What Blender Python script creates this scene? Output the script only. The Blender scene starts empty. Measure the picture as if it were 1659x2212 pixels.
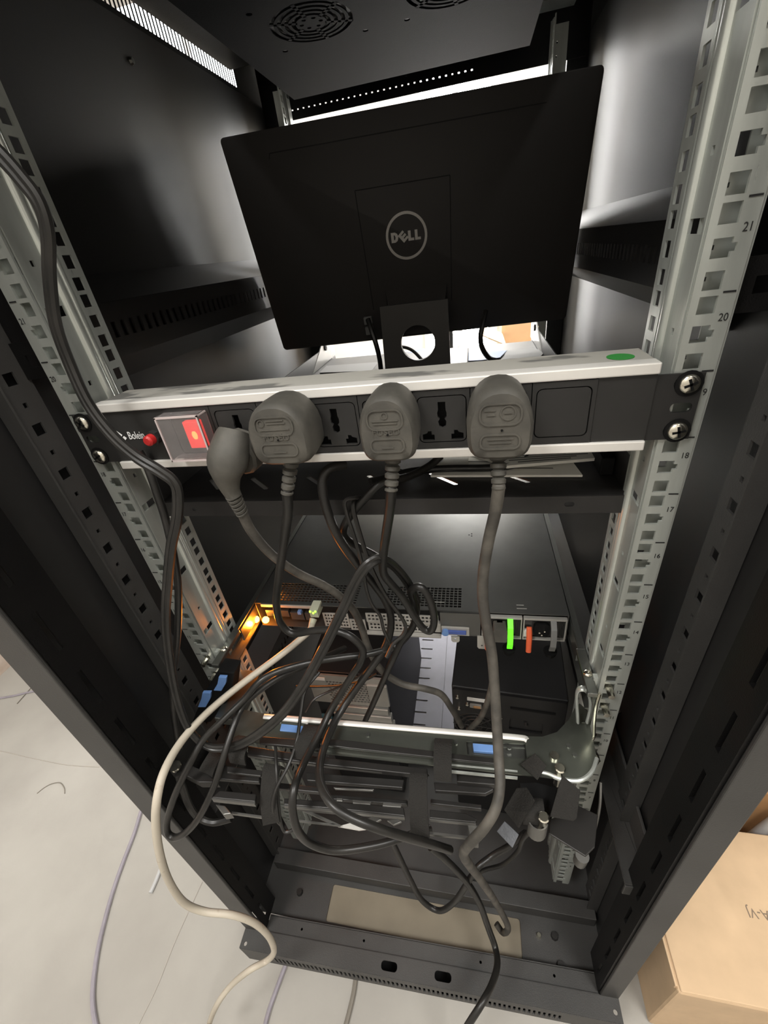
import bpy, math, random
from mathutils import Vector, Matrix
random.seed(7)
SC = bpy.context.scene
COL = SC.collection
W, H, FPX = 1659.0, 2212.0, 906.17
Z0 = 1.0                     # height of the power strip's top above the floor; below, heights are given from there
FLOOR = -1.0
# ------------------------------------------------------------------ camera
CP = Vector((0.0988, -0.3006, 0.0869)); PITCH, ROLL, YAW = -0.5496, -0.1413, -0.2497
fwd = Vector((math.sin(YAW) * math.cos(PITCH), math.cos(YAW) * math.cos(PITCH), math.sin(PITCH)))
rgt = Vector((math.cos(YAW), -math.sin(YAW), 0.0)); upv = rgt.cross(fwd)
CR = rgt * math.cos(ROLL) + upv * math.sin(ROLL)
CU = upv * math.cos(ROLL) - rgt * math.sin(ROLL)
cam = bpy.data.cameras.new('camera'); camo = bpy.data.objects.new('camera', cam); COL.objects.link(camo)
cam.sensor_fit = 'HORIZONTAL'; cam.sensor_width = 36.0; cam.lens = FPX / W * 36.0; cam.clip_start = 0.01
mw = Matrix((CR, CU, -fwd)).transposed().to_4x4(); mw.translation = CP + Vector((0, 0, Z0)); camo.matrix_world = mw
SC.camera = camo
SC.view_settings.view_transform = 'Standard'; SC.view_settings.look = 'None'
SC.view_settings.gamma = 1.0; SC.view_settings.use_curve_mapping = False
SC.view_settings.exposure = 0.0
SC.cycles.use_denoising = True
SC.cycles.max_bounces = 8; SC.cycles.sample_clamp_indirect = 4.0
# ------------------------------------------------------------------ world and room lamps
wd = bpy.data.worlds.new('world'); SC.world = wd; wd.use_nodes = True
wd.node_tree.nodes['Background'].inputs[0].default_value = (0.9, 0.95, 1.0, 1); wd.node_tree.nodes['Background'].inputs[1].default_value = 0.02
def area(name, loc, sx, sy, power, col):
    l = bpy.data.lights.new(name, 'AREA'); l.shape = 'RECTANGLE'; l.size = sx; l.size_y = sy; l.energy = power; l.color = col
    o = bpy.data.objects.new(name, l); COL.objects.link(o); o.location = loc; return o
LAMPS = [((0.10, 1.45, 2.66), 0.6, 0.6, 70.0, (1.0, 0.98, 0.95)),
         ((-0.75, -1.10, 2.66), 0.6, 0.6, 42.0, (1.0, 0.98, 0.945)),
         ((0.85, -0.85, 2.66), 0.6, 0.6, 36.0, (1.0, 0.98, 0.945))]
for i, (loc, sx, sy, p, c) in enumerate(LAMPS):
    area('panel_lamp_light', (loc[0], loc[1], loc[2] - 0.03), sx, sy, p, c)

# ------------------------------------------------------------------ projection of a photo point onto a plane of the place
def at(px, py, val, ax=1):
    d = CR * ((px - W / 2) / FPX) + CU * ((H / 2 - py) / FPX) + fwd
    t = (val - CP[ax]) / d[ax]
    return CP + d * t
def atz(px, py, z): return at(px, py, z, 2)
def atx(px, py, x): return at(px, py, x, 0)

# ------------------------------------------------------------------ materials
def mat(name, base, rough=0.5, metal=0.0, vary=0.0, vscale=40.0, bump=0.0, bscale=200.0, spec=0.5, second=None, slo=0.45, shi=0.65,
        stretch=(1, 1, 1), emit=None, estr=0.0, trans=0.0, alpha=None, rvary=0.0, ior=1.45, coat=0.0):
    m = bpy.data.materials.new(name); m.use_nodes = True; nt = m.node_tree; n = nt.nodes; b = n['Principled BSDF']
    b.inputs['Base Color'].default_value = (*base, 1); b.inputs['Roughness'].default_value = rough; b.inputs['Metallic'].default_value = metal
    b.inputs['Specular IOR Level'].default_value = spec; b.inputs['IOR'].default_value = ior
    if coat: b.inputs['Coat Weight'].default_value = coat; b.inputs['Coat Roughness'].default_value = 0.12
    if trans: b.inputs['Transmission Weight'].default_value = trans
    if emit: b.inputs['Emission Color'].default_value = (*emit, 1); b.inputs['Emission Strength'].default_value = estr
    tc = None
    def coords():
        nonlocal tc
        if tc is None:
            g = n.new('ShaderNodeTexCoord'); mp = n.new('ShaderNodeMapping'); mp.inputs['Scale'].default_value = stretch
            nt.links.new(g.outputs['Object'], mp.inputs[0]); tc = mp.outputs[0]
        return tc
    def noise(scale, detail=4.0):
        t = n.new('ShaderNodeTexNoise'); t.inputs['Scale'].default_value = scale; t.inputs['Detail'].default_value = detail
        nt.links.new(coords(), t.inputs['Vector']); return t
    if vary or second:
        t = noise(vscale); r = n.new('ShaderNodeValToRGB'); e = r.color_ramp.elements
        e[0].position = slo; e[1].position = shi
        if second: e[0].color = (*base, 1); e[1].color = (*second, 1)
        else:
            e[0].color = (*[c * (1 - vary) for c in base], 1); e[1].color = (*[min(1, c * (1 + vary)) for c in base], 1)
            e[0].position = 0.3; e[1].position = 0.7
        nt.links.new(t.outputs['Fac'], r.inputs[0]); nt.links.new(r.outputs[0], b.inputs['Base Color'])
        if rvary:
            mr = n.new('ShaderNodeMapRange'); mr.inputs[3].default_value = rough - rvary; mr.inputs[4].default_value = rough + rvary
            nt.links.new(t.outputs['Fac'], mr.inputs[0]); nt.links.new(mr.outputs[0], b.inputs['Roughness'])
    if bump:
        t = noise(bscale, 3.0); bp = n.new('ShaderNodeBump'); bp.inputs['Strength'].default_value = bump; bp.inputs['Distance'].default_value = 0.002
        nt.links.new(t.outputs['Fac'], bp.inputs['Height']); nt.links.new(bp.outputs[0], b.inputs['Normal'])
    return m
M = {}
M['paint'] = mat('black_powder_coat', (0.005, 0.0048, 0.0048), 0.45, vary=0.15, vscale=9, bump=0.12, bscale=900, spec=0.28)
M['frame'] = mat('frame_powder_coat', (0.040, 0.0388, 0.0368), 0.5, vary=0.15, vscale=14, bump=0.12, bscale=900)
M['panel'] = mat('side_panel_coat', (0.008, 0.0076, 0.0075), 0.47, vary=0.1, vscale=6, bump=0.04, bscale=1200, spec=1.0)
M['fanplate'] = mat('fan_plate_coat', (0.010, 0.010, 0.0105), 0.78, vary=0.1, vscale=8, bump=0.08, bscale=900, spec=0.06)
M['zinc'] = mat('zinc_rail', (0.50, 0.525, 0.49), 0.30, 0.55, vary=0.16, vscale=60, stretch=(1, 1, 0.12), bump=0.03, bscale=300, rvary=0.06)
M['zinc2'] = mat('zinc_slide', (0.20, 0.205, 0.19), 0.33, 0.9, vary=0.2, vscale=30, stretch=(1, 0.2, 1), rvary=0.08)
M['tray'] = mat('zinc_tray', (0.17, 0.18, 0.155), 0.3, 0.85, vary=0.14, vscale=22, rvary=0.06)
M['ink'] = mat('black_ink', (0.01, 0.01, 0.01), 0.6)
M['alu'] = mat('brushed_aluminium', (0.72, 0.70, 0.66), 0.42, 0.35, vary=0.05, vscale=60, stretch=(0.1, 1, 1))
M['alutop'] = mat('dusty_aluminium', (0.30, 0.29, 0.26), 0.85, 0.0, vscale=22, second=(0.12, 0.117, 0.108), slo=0.50, shi=0.56, stretch=(0.6, 1.6, 1), bump=0.05, bscale=120)
M['abs'] = mat('black_socket_plastic', (0.018, 0.0174, 0.0165), 0.5, vary=0.15, vscale=30)
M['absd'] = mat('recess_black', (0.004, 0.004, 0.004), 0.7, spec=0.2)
M['bracket'] = mat('bracket_black', (0.016, 0.0155, 0.015), 0.45, vary=0.15, vscale=30)
M['rubber'] = mat('dusty_rubber', (0.050, 0.047, 0.040), 0.62, vscale=55, second=(0.085, 0.079, 0.066), slo=0.35, shi=0.75, bump=0.08, bscale=500)
M['rubberd'] = mat('plug_marking_rubber', (0.040, 0.038, 0.033), 0.6)
M['cable'] = mat('black_cable_pvc', (0.012, 0.0115, 0.0105), 0.36, vscale=30, second=(0.024, 0.022, 0.0195), slo=0.4, shi=0.8)
M['cabled'] = mat('dusty_cable_pvc', (0.045, 0.041, 0.035), 0.6, vscale=45, second=(0.12, 0.108, 0.09), slo=0.4, shi=0.75, bump=0.1, bscale=300)
M['cablet'] = mat('thin_cable_pvc', (0.018, 0.017, 0.0155), 0.42)
M['white'] = mat('dirty_white_pvc', (0.48, 0.43, 0.35), 0.5, vscale=90, second=(0.30, 0.22, 0.15), slo=0.62, shi=0.8)
M['lav'] = mat('grey_violet_pvc', (0.30, 0.275, 0.31), 0.5, vary=0.1)
M['greycab'] = mat('grey_floor_cable', (0.20, 0.18, 0.15), 0.55)
M['chrome'] = mat('screw_nickel', (0.75, 0.72, 0.62), 0.22, 1.0)
M['redbtn'] = mat('red_button', (0.45, 0.02, 0.02), 0.4)
M['rocker'] = mat('lit_red_rocker', (0.65, 0.02, 0.02), 0.35, emit=(1.0, 0.05, 0.035), estr=0.55)
M['neon'] = mat('neon_glow', (0.9, 0.2, 0.05), 0.4, emit=(1.0, 0.25, 0.06), estr=1.8)
M['clear'] = mat('clear_cover', (1.0, 0.95, 0.94), 0.08, trans=0.93, ior=1.2, spec=0.6)
M['coveredge'] = mat('cover_edge', (0.72, 0.62, 0.60), 0.25, trans=0.4, ior=1.2)
M['print'] = mat('white_print', (0.75, 0.75, 0.74), 0.5)
M['green'] = mat('green_sticker', (0.03, 0.22, 0.04), 0.5)
M['monitor'] = mat('monitor_plastic', (0.036, 0.0335, 0.0315), 0.58, bump=0.03, bscale=900, spec=0.35)
M['groove'] = mat('monitor_groove', (0.003, 0.003, 0.003), 0.7)
M['stand'] = mat('stand_plastic', (0.060, 0.057, 0.053), 0.5, bump=0.03, bscale=700)
M['logo'] = mat('logo_silver', (0.48, 0.46, 0.43), 0.4, 0.3)
M['shelf'] = mat('shelf_coat', (0.019, 0.018, 0.0175), 0.46, vary=0.25, vscale=25, bump=0.05, bscale=700)
M['paper'] = mat('paper', (0.75, 0.73, 0.66), 0.75, vary=0.06, vscale=30)
M['paperprint'] = mat('paper_print', (0.16, 0.155, 0.14), 0.8)
M['bluepaper'] = mat('blue_sheet', (0.075, 0.13, 0.26), 0.6, vary=0.08, vscale=20)
M['sheet'] = mat('pale_sheet', (0.17, 0.17, 0.165), 0.7)
M['film'] = mat('plastic_film', (0.85, 0.87, 0.9), 0.18, trans=0.6, ior=1.15)
M['srvtop'] = mat('server_cover', (0.12, 0.12, 0.114), 0.34, 0.75, vary=0.06, vscale=40, bump=0.03, bscale=900)
M['srvrear'] = mat('server_rear_steel', (0.42, 0.41, 0.38), 0.45, 0.45, vary=0.08, vscale=40)
M['srvdark'] = mat('server_inside', (0.008, 0.008, 0.008), 0.6)
M['psu'] = mat('psu_dark_grey', (0.045, 0.044, 0.042), 0.5, 0.3)
M['blue'] = mat('latch_blue', (0.13, 0.25, 0.52), 0.5, vary=0.06)
M['bluedk'] = mat('latch_blue_dark', (0.06, 0.10, 0.33), 0.45)
M['orange'] = mat('release_tab_orange', (0.62, 0.10, 0.035), 0.45)
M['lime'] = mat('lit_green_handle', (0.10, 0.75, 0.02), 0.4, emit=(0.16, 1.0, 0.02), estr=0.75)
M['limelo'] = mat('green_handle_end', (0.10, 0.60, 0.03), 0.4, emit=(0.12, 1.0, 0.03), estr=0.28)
M['greyhandle'] = mat('grey_handle', (0.16, 0.16, 0.155), 0.45)
M['amber'] = mat('amber_led', (1, 0.35, 0.02), 0.4, emit=(1.0, 0.36, 0.04), estr=18.0)
M['lanled'] = mat('lan_plug_green_glow', (0.5, 0.7, 0.3), 0.3, emit=(0.35, 0.9, 0.03), estr=1.6)
M['lanplug'] = mat('clear_lan_plug', (0.62, 0.62, 0.48), 0.25, trans=0.3)
M['strap'] = mat('hook_loop_strap', (0.022, 0.0207, 0.0187), 0.85, bump=0.5, bscale=700, spec=0.2)
M['straphook'] = mat('hook_strap_ribbed', (0.10, 0.105, 0.115), 0.7, bump=0.6, bscale=400)
M['arm'] = mat('arm_black_steel', (0.019, 0.0177, 0.0165), 0.42, 0.2, vary=0.1, vscale=40)
M['armgrey'] = mat('arm_bare_steel', (0.15, 0.147, 0.137), 0.4, 0.7)
M['pcblack'] = mat('tower_black', (0.006, 0.0058, 0.006), 0.5, bump=0.05, bscale=900)
M['pcgrey'] = mat('tower_rear_steel', (0.30, 0.29, 0.265), 0.45, 0.55, vary=0.1, vscale=30)
M['teal'] = mat('teal_port', (0.03, 0.09, 0.11), 0.5)
M['labelw'] = mat('white_label', (0.6, 0.59, 0.56), 0.6)
M['ventgrey'] = mat('base_vent_grey', (0.20, 0.20, 0.235), 0.5, 0.1, vary=0.05)
M['floor'] = mat('concrete_screed', (0.36, 0.34, 0.31), 0.75, vscale=5, second=(0.42, 0.40, 0.365), slo=0.35, shi=0.68, bump=0.22, bscale=45, spec=0.25)
M['joint'] = mat('screed_crack', (0.40, 0.37, 0.33), 0.8)
M['wall'] = mat('cream_wall', (0.80, 0.77, 0.71), 0.8, vary=0.03, vscale=6, bump=0.05, bscale=60)
M['wallrear'] = mat('greige_wall', (0.58, 0.555, 0.52), 0.8, vary=0.03, vscale=6, bump=0.05, bscale=60)
M['skirt'] = mat('pink_skirting_stone', (0.62, 0.50, 0.42), 0.6, vscale=18, second=(0.72, 0.62, 0.55))
M['ceil'] = mat('white_ceiling', (0.8, 0.8, 0.78), 0.8)
M['lamp'] = mat('lamp_diffuser', (0.9, 0.9, 0.9), 0.5, emit=(1, 0.96, 0.9), estr=2.0)
M['khaki'] = mat('khaki_cover_sheet', (0.18, 0.155, 0.112), 0.6, vary=0.06, vscale=30)
M['pane'] = mat('added_pane_glow', (0.8, 0.85, 0.9), 0.2, emit=(1.0, 0.975, 0.94), estr=24.0)  # emission of an added window that lights the cabinet from the front
M['pane2'] = mat('added_pane_glow_left', (0.8, 0.85, 0.9), 0.2, emit=(0.97, 0.985, 1.0), estr=9.0)  # weaker emission for the added left window
M['card'] = mat('cardboard', (0.60, 0.43, 0.27), 0.75, vary=0.06, vscale=25, bump=0.05, bscale=200)
M['carddk'] = mat('cardboard_brown', (0.34, 0.19, 0.085), 0.75, vary=0.1)
M['stamp'] = mat('box_stamp_ink', (0.22, 0.165, 0.12), 0.8)
M['lightgrey'] = mat('light_grey_plastic', (0.5, 0.5, 0.5), 0.5)
M['tablewhite'] = mat('table_white', (0.30, 0.29, 0.27), 0.6)
M['chair'] = mat('chair_dark_blue', (0.06, 0.075, 0.11), 0.5)

# ------------------------------------------------------------------ mesh builder (local heights; Z0 is added when built)
ORG = {}
class B:
    def __init__(s): s.v = []; s.f = []; s.xf = None
    def add(s, vs, fs):
        o = len(s.v)
        for q in vs:
            q = Vector(q)
            s.v.append(s.xf @ q if s.xf else q)
        s.f += [tuple(o + i for i in f) for f in fs]; return s
    def box(s, x0, x1, y0, y1, z0, z1):
        return s.add([(x0,y0,z0),(x1,y0,z0),(x1,y1,z0),(x0,y1,z0),(x0,y0,z1),(x1,y0,z1),(x1,y1,z1),(x0,y1,z1)],
                     [(0,3,2,1),(4,5,6,7),(0,1,5,4),(1,2,6,5),(2,3,7,6),(3,0,4,7)])
    def hexa(s, lo, hi):
        n = len(lo)
        return s.add(list(lo) + list(hi), [tuple(range(n - 1, -1, -1)), tuple(range(n, 2 * n))] + [(i, (i + 1) % n, n + (i + 1) % n, n + i) for i in range(n)])
    def loft(s, rings, caps=True):
        n = len(rings[0]); vs = [p for r in rings for p in r]; fs = []
        for k in range(len(rings) - 1):
            for i in range(n):
                j = (i + 1) % n; fs.append((k*n+i, k*n+j, (k+1)*n+j, (k+1)*n+i))
        if caps: fs += [tuple(range(n - 1, -1, -1)), tuple(range((len(rings)-1)*n, len(rings)*n))]
        return s.add(vs, fs)
    def tube(s, pts, r, n=9, caps=True, flat=1.0):
        pts = [Vector(p) for p in pts]; rr = r if isinstance(r, (list, tuple)) else [r] * len(pts)
        rings = []; u = None
        for i, p in enumerate(pts):
            t = (pts[min(i+1, len(pts)-1)] - pts[max(i-1, 0)]).normalized()
            if u is None:
                a = Vector((0, 0, 1)) if abs(t.z) < 0.9 else Vector((1, 0, 0)); u = t.cross(a).normalized()
            else: u = (u - t * u.dot(t)).normalized()
            w = t.cross(u)
            rings.append([p + (u * math.cos(2*math.pi*k/n) + w * math.sin(2*math.pi*k/n) * flat) * rr[i] for k in range(n)])
        return s.loft(rings, caps)
    def cyl(s, p0, p1, r0, r1=None, n=18): return s.tube([p0, p1], [r0, r0 if r1 is None else r1], n)
    def ball(s, c, r, n=10, m=6, sc=(1, 1, 1)):
        c = Vector(c); rings = []
        for k in range(1, m):
            a = math.pi * k / m
            rings.append([c + Vector((sc[0]*r*math.sin(a)*math.cos(2*math.pi*i/n), sc[1]*r*math.sin(a)*math.sin(2*math.pi*i/n), sc[2]*r*math.cos(a))) for i in range(n)])
        return s.loft(rings)
    def grid(s, us, vs, holes, fn, w0, w1):
        """sheet with rectangular holes: fn(u,v,w)->xyz ; holes (u0,u1,v0,v1)"""
        U = sorted(set([round(x, 6) for x in us] + [round(q, 6) for h in holes for q in h[:2] if us[0] < q < us[-1]]))
        V = sorted(set([round(x, 6) for x in vs] + [round(q, 6) for h in holes for q in h[2:] if vs[0] < q < vs[-1]]))
        full = [[True] * (len(V) - 1) for _ in range(len(U) - 1)]
        ui = {u: i for i, u in enumerate(U)}; vi = {v: i for i, v in enumerate(V)}
        def cl(d, L, q): q = round(q, 6); q = min(max(q, L[0]), L[-1]); return d[q]
        for h in holes:
            for i in range(cl(ui, U, h[0]), cl(ui, U, h[1])):
                for j in range(cl(vi, V, h[2]), cl(vi, V, h[3])): full[i][j] = False
        idx = {}; vv = []; ff = []
        def P(i, j, k):
            key = (i, j, k)
            if key not in idx: idx[key] = len(vv); vv.append(fn(U[i], V[j], w1 if k else w0))
            return idx[key]
        for i in range(len(U) - 1):
            for j in range(len(V) - 1):
                if not full[i][j]: continue
                ff.append((P(i,j,0), P(i,j+1,0), P(i+1,j+1,0), P(i+1,j,0))); ff.append((P(i,j,1), P(i+1,j,1), P(i+1,j+1,1), P(i,j+1,1)))
                for di, dj, a, b in ((-1,0,(i,j),(i,j+1)), (1,0,(i+1,j+1),(i+1,j)), (0,-1,(i+1,j),(i,j)), (0,1,(i,j+1),(i+1,j+1))):
                    ni, nj = i + di, j + dj
                    if not (0 <= ni < len(U) - 1 and 0 <= nj < len(V) - 1 and full[ni][nj]):
                        ff.append((P(*a,0), P(*a,1), P(*b,1), P(*b,0)))
        return s.add(vv, ff)
    def poly(s, outline, holes, th, fn):
        """filled 2-D outline with holes, thickness th (w in +-th/2), mapped by fn(u,v,w)"""
        cu = bpy.data.curves.new('tmp', 'CURVE'); cu.dimensions = '2D'; cu.fill_mode = 'BOTH'; cu.extrude = th / 2
        for lp in [outline] + list(holes):
            sp = cu.splines.new('POLY'); sp.points.add(len(lp) - 1)
            for i, q in enumerate(lp): sp.points[i].co = (q[0] * 10, q[1] * 10, 0, 1)
            sp.use_cyclic_u = True
        cu.extrude = th * 5
        o = bpy.data.objects.new('tmp', cu); COL.objects.link(o)
        me = bpy.data.meshes.new_from_object(o.evaluated_get(bpy.context.evaluated_depsgraph_get()))
        s.add([fn(v.co.x / 10, v.co.y / 10, v.co.z / 10) for v in me.vertices], [tuple(p.vertices) for p in me.polygons])
        bpy.data.objects.remove(o); bpy.data.curves.remove(cu); bpy.data.meshes.remove(me); return s
    def text(s, body, size, fn, th=0.0002, align='CENTER', sx=1.0):
        cu = bpy.data.curves.new('tmp', 'FONT'); cu.body = body; cu.size = size * 10; cu.align_x = align; cu.align_y = 'CENTER'; cu.extrude = th * 5; cu.resolution_u = 3
        o = bpy.data.objects.new('tmp', cu); COL.objects.link(o)
        me = bpy.data.meshes.new_from_object(o.evaluated_get(bpy.context.evaluated_depsgraph_get()))
        s.add([fn(v.co.x / 10 * sx, v.co.y / 10, v.co.z / 10) for v in me.vertices], [tuple(p.vertices) for p in me.polygons])
        bpy.data.objects.remove(o); bpy.data.curves.remove(cu); bpy.data.meshes.remove(me); return s
    def build(s, name, m, parent=None, smooth=False, bevel=0.0, label=None):
        me = bpy.data.meshes.new(name)
        if parent is None:
            xs = [v.x for v in s.v]; ys = [v.y for v in s.v]; og = Vector(((min(xs)+max(xs))/2, (min(ys)+max(ys))/2, min(v.z for v in s.v)))
        else: og = ORG[parent.name]
        me.from_pydata([v - og for v in s.v], [], s.f); me.validate(); me.update()
        import bmesh as _b
        bm = _b.new(); bm.from_mesh(me); _b.ops.remove_doubles(bm, verts=bm.verts, dist=1e-7); _b.ops.recalc_face_normals(bm, faces=bm.faces); bm.to_mesh(me); bm.free()
        me.materials.append(M[m] if isinstance(m, str) else m)
        if smooth: me.shade_smooth(); me.set_sharp_from_angle(angle=0.7)
        o = bpy.data.objects.new(name, me); COL.objects.link(o)
        ORG[o.name] = og
        if parent is None: o.location = og + Vector((0, 0, Z0))
        else: o.parent = parent
        if bevel:
            md = o.modifiers.new('bevel', 'BEVEL'); md.width = bevel; md.segments = 2; md.limit_method = 'ANGLE'; md.angle_limit = 0.6
        if label: o['label'] = label
        return o
def thing(name, label, cat, loc, group=None):
    o = bpy.data.objects.new(name, None); COL.objects.link(o); o.empty_display_size = 0.02
    o.location = Vector(loc) + Vector((0, 0, Z0)); ORG[o.name] = Vector(loc); o['label'] = label; o['category'] = cat
    if group: o['group'] = group
    return o
def tag(o, label, cat, group=None):
    o['label'] = label; o['category'] = cat
    if group: o['group'] = group
    return o
def struct(o): o['kind'] = 'structure'; return o
def sharecopy(o, delta, parent):
    c = o.copy(); COL.objects.link(c); c.parent = parent; c.location = Vector(o.location) + Vector(delta); ORG[c.name] = ORG[o.name] + Vector(delta); return c
def rrect(cx, cy, w, h, r, n=4):
    out = []
    for qx, qy, a0 in ((1,1,0), (-1,1,90), (-1,-1,180), (1,-1,270)):
        for k in range(n + 1):
            a = math.radians(a0 + 90 * k / n); out.append((cx + qx*(w/2-r) + r*math.cos(a), cy + qy*(h/2-r) + r*math.sin(a)))
    return out
def circ(cx, cy, r, n=24): return [(cx + r*math.cos(2*math.pi*k/n), cy + r*math.sin(2*math.pi*k/n)) for k in range(n)]
XY = lambda z: (lambda u, v, w: (u, v, z + w))
XZ = lambda y: (lambda u, v, w: (u, y - w, v))
YZ = lambda x: (lambda u, v, w: (x + w, u, v))
def curve(pts, k=6):
    P = [Vector(p) for p in pts]; P = [P[0]*2 - P[1]] + P + [P[-1]*2 - P[-2]]; out = []
    for i in range(1, len(P) - 2):
        p0, p1, p2, p3 = P[i-1:i+3]
        for q in range(k):
            t = q / k
            out.append(0.5 * (p1*2 + (p2-p0)*t + (p0*2 - p1*5 + p2*4 - p3)*t*t + (p1*3 - p0 - p2*3 + p3)*t**3))
    out.append(P[-2]); return out
def slab(bld, pxs, z, th):
    top = [atz(x, y, z) for x, y in pxs]; lo = [p - Vector((0, 0, th)) for p in top]; return bld.hexa(lo, top)
def wslab(bld, pxs, y, th):
    a = [at(x, yy, y) for x, yy in pxs]; b = [p + Vector((0, th, 0)) for p in a]; return bld.hexa(a, b)
def path(pp): return curve([at(*q) if len(q) == 3 else atz(q[0], q[1], q[2]) for q in pp])
U = 0.04445

# ================================================================== the room
o = struct(B().box(-1.75, 1.7, -1.8, 1.95, FLOOR - 0.05, FLOOR).build('floor', 'floor')); o['label'] = 'pale dusty concrete floor'
struct(B().box(-1.75, 1.7, 1.9, 1.95, FLOOR, 1.75).build('wall_front', 'wall'))
struct(B().box(-1.75, 1.7, -1.85, -1.8, FLOOR, 1.75).build('wall_back', 'wallrear'))
struct(B().box(-1.80, -1.75, -1.85, 1.95, FLOOR, 1.75).build('wall_left', 'wallrear'))
struct(B().grid([-1.75, 1.7], [FLOOR, 1.72], [(-0.64, 0.345, FLOOR, 0.58)], XZ(0.85), -0.03, 0.03).build('added_light_barrier', 'wallrear'))  # unseen dividing wall, added to keep front light off the rear floor
struct(B().box(1.7, 1.75, -1.85, 1.95, FLOOR, 1.75).build('wall_right', 'wallrear'))
struct(B().box(-1.80, 1.75, -1.85, 1.95, 1.72, 1.77).build('ceiling', 'ceil'))
WX0, WX1, WZ0, WZ1 = -0.09, 0.17, -0.36, 1.20
w = struct(B().grid([WX0 - 0.04, WX1 + 0.04], [WZ0 - 0.04, WZ1 + 0.04], [(WX0, (WX0 + WX1) / 2 - 0.01, WZ0, WZ1), ((WX0 + WX1) / 2 + 0.01, WX1, WZ0, WZ1)], XZ(1.885), -0.014, 0.014).build('added_window_1', 'ceil'))  # added window, its glow brightens the cabinet's side panels
B().box(WX0, WX1, 1.889, 1.898, WZ0, WZ1).build('added_glow_pane', 'pane', w)
w = struct(B().grid([-1.34, -0.61], [0.46, 1.34], [(-1.30, -0.985, 0.50, 1.30), (-0.965, -0.65, 0.50, 1.30)], XZ(1.885), -0.014, 0.014).build('added_window_2', 'ceil'))  # second added window, whitens what shows through the vent slits
B().box(-1.30, -0.65, 1.889, 1.898, 0.50, 1.30).build('added_glow_pane', 'pane2', w)
b = B()
a1 = atz(0, 1465, FLOOR); a2 = atz(30, 1440, FLOOR)
struct(B().box(-1.75, -1.525, -1.8, 1.9, FLOOR, FLOOR + 0.12).build('baseboard_left', 'skirt'))
for nm, pts in (('trim_1', ((0, 1622), (130, 1650), (215, 1657))), ('trim_2', ((437, 1905), (380, 2030), (340, 2130), (300, 2212)))):
    struct(B().tube(path([(x, y, FLOOR + 0.0004) if False else (x, y, at(x, y, FLOOR + 0.0004, 2).y) for x, y in pts]), 0.0012, 5).build(nm, 'joint'))
for i, (loc, sx, sy, p, c) in enumerate(LAMPS):
    t = thing('ceiling_lamp', ['square panel lamp on the ceiling in front of the cabinet', 'square panel lamp on the ceiling behind the cabinet to the left', 'square panel lamp on the ceiling behind the cabinet to the right'][i], 'lamp', (loc[0], loc[1], loc[2] - Z0), 'ceiling panel lamps')
    z = loc[2] - Z0
    B().grid([loc[0]-0.33, loc[0]+0.33], [loc[1]-0.33, loc[1]+0.33], [(loc[0]-0.3, loc[0]+0.3, loc[1]-0.3, loc[1]+0.3)], XY(z), -0.02, 0.06).build('lamp_frame', 'ceil', t)
    B().box(loc[0]-0.3, loc[0]+0.3, loc[1]-0.3, loc[1]+0.3, z, z + 0.05).build('lamp_diffuser', 'lamp', t)

# ================================================================== the cabinet
cab = thing('server_cabinet', 'tall black steel server cabinet with galvanised mounting posts, open at the back', 'cabinet', (0, 0.33, FLOOR))
ROT = Matrix.Rotation(math.radians(1.15), 4, 'Z')      # the rear frame stands a little askew to the mounting posts
YR = -0.122
# side panels
for sx in (-1, 1):
    x0, x1 = (-0.2995, -0.2955) if sx < 0 else (0.2915, 0.2955)
    B().box(x0, x1, -0.098, 0.80, -0.93, 0.352).build('side_panel', 'panel', cab)
    b = B(); hs = [(y, y + 0.0056, 0.360, 0.396) for y in [0.02 + 0.0084 * k for k in range(76)]]
    b.grid([-0.098, 0.80], [0.352, 0.44], hs, YZ(x0), 0.0, 0.0007).build('vent_grille', 'paint', cab)
b = B(); c = atx(283, 132, -0.2954); b.tube([c, c + Vector((0.003, 0, 0))], [0.004, 0.003], 8); b.build('panel_bolt', 'zinc2', cab)
B().box(-0.30, 0.296, -0.13, 0.80, 0.435, 0.445).build('top_panel', 'paint', cab)
B().box(-0.29, -0.255, -0.1, 0.76, 0.402, 0.434).build('top_beam', 'frame', cab)
B().box(0.252, 0.287, -0.1, 0.76, 0.402, 0.434).build('top_beam', 'frame', cab)
B().box(-0.295, 0.292, -0.126, -0.09, 0.37, 0.435).build('top_beam', 'frame', cab)
# corner posts (rear ones with a slotted inner flange)
for sx in (-1, 1):
    b = B(); b.xf = ROT
    xo, xi = (-0.2985, -0.262) if sx < 0 else (0.2965, 0.2715)
    x0, x1 = min(xo, xi), max(xo, xi)
    b.box(x0, x1, YR, YR + 0.004, -0.875, 0.43); b.box(min(xo, xo - sx*0.003), max(xo, xo - sx*0.003), YR + 0.003, YR + 0.04, -0.875, 0.43)
    b.build('corner_post', 'frame', cab, bevel=0.0012)
    b = B(); b.xf = ROT
    hs = [(YR + 0.016, YR + 0.021, z, z + 0.045) for z in [-0.85 + 0.075 * k for k in range(17)]]
    b.grid([YR + 0.004, YR + 0.045], [-0.875, 0.43], hs, YZ(xi), -0.002 * sx - 0.001, 0.001).build('post_flange', 'paint', cab)
for sx in (-1, 1):
    b = B(); x0, x1 = (-0.295, -0.262) if sx < 0 else (0.258, 0.291)
    b.box(x0, x1, 0.745, 0.80, -0.93, 0.43).build('corner_post', 'paint', cab, bevel=0.001)
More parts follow.
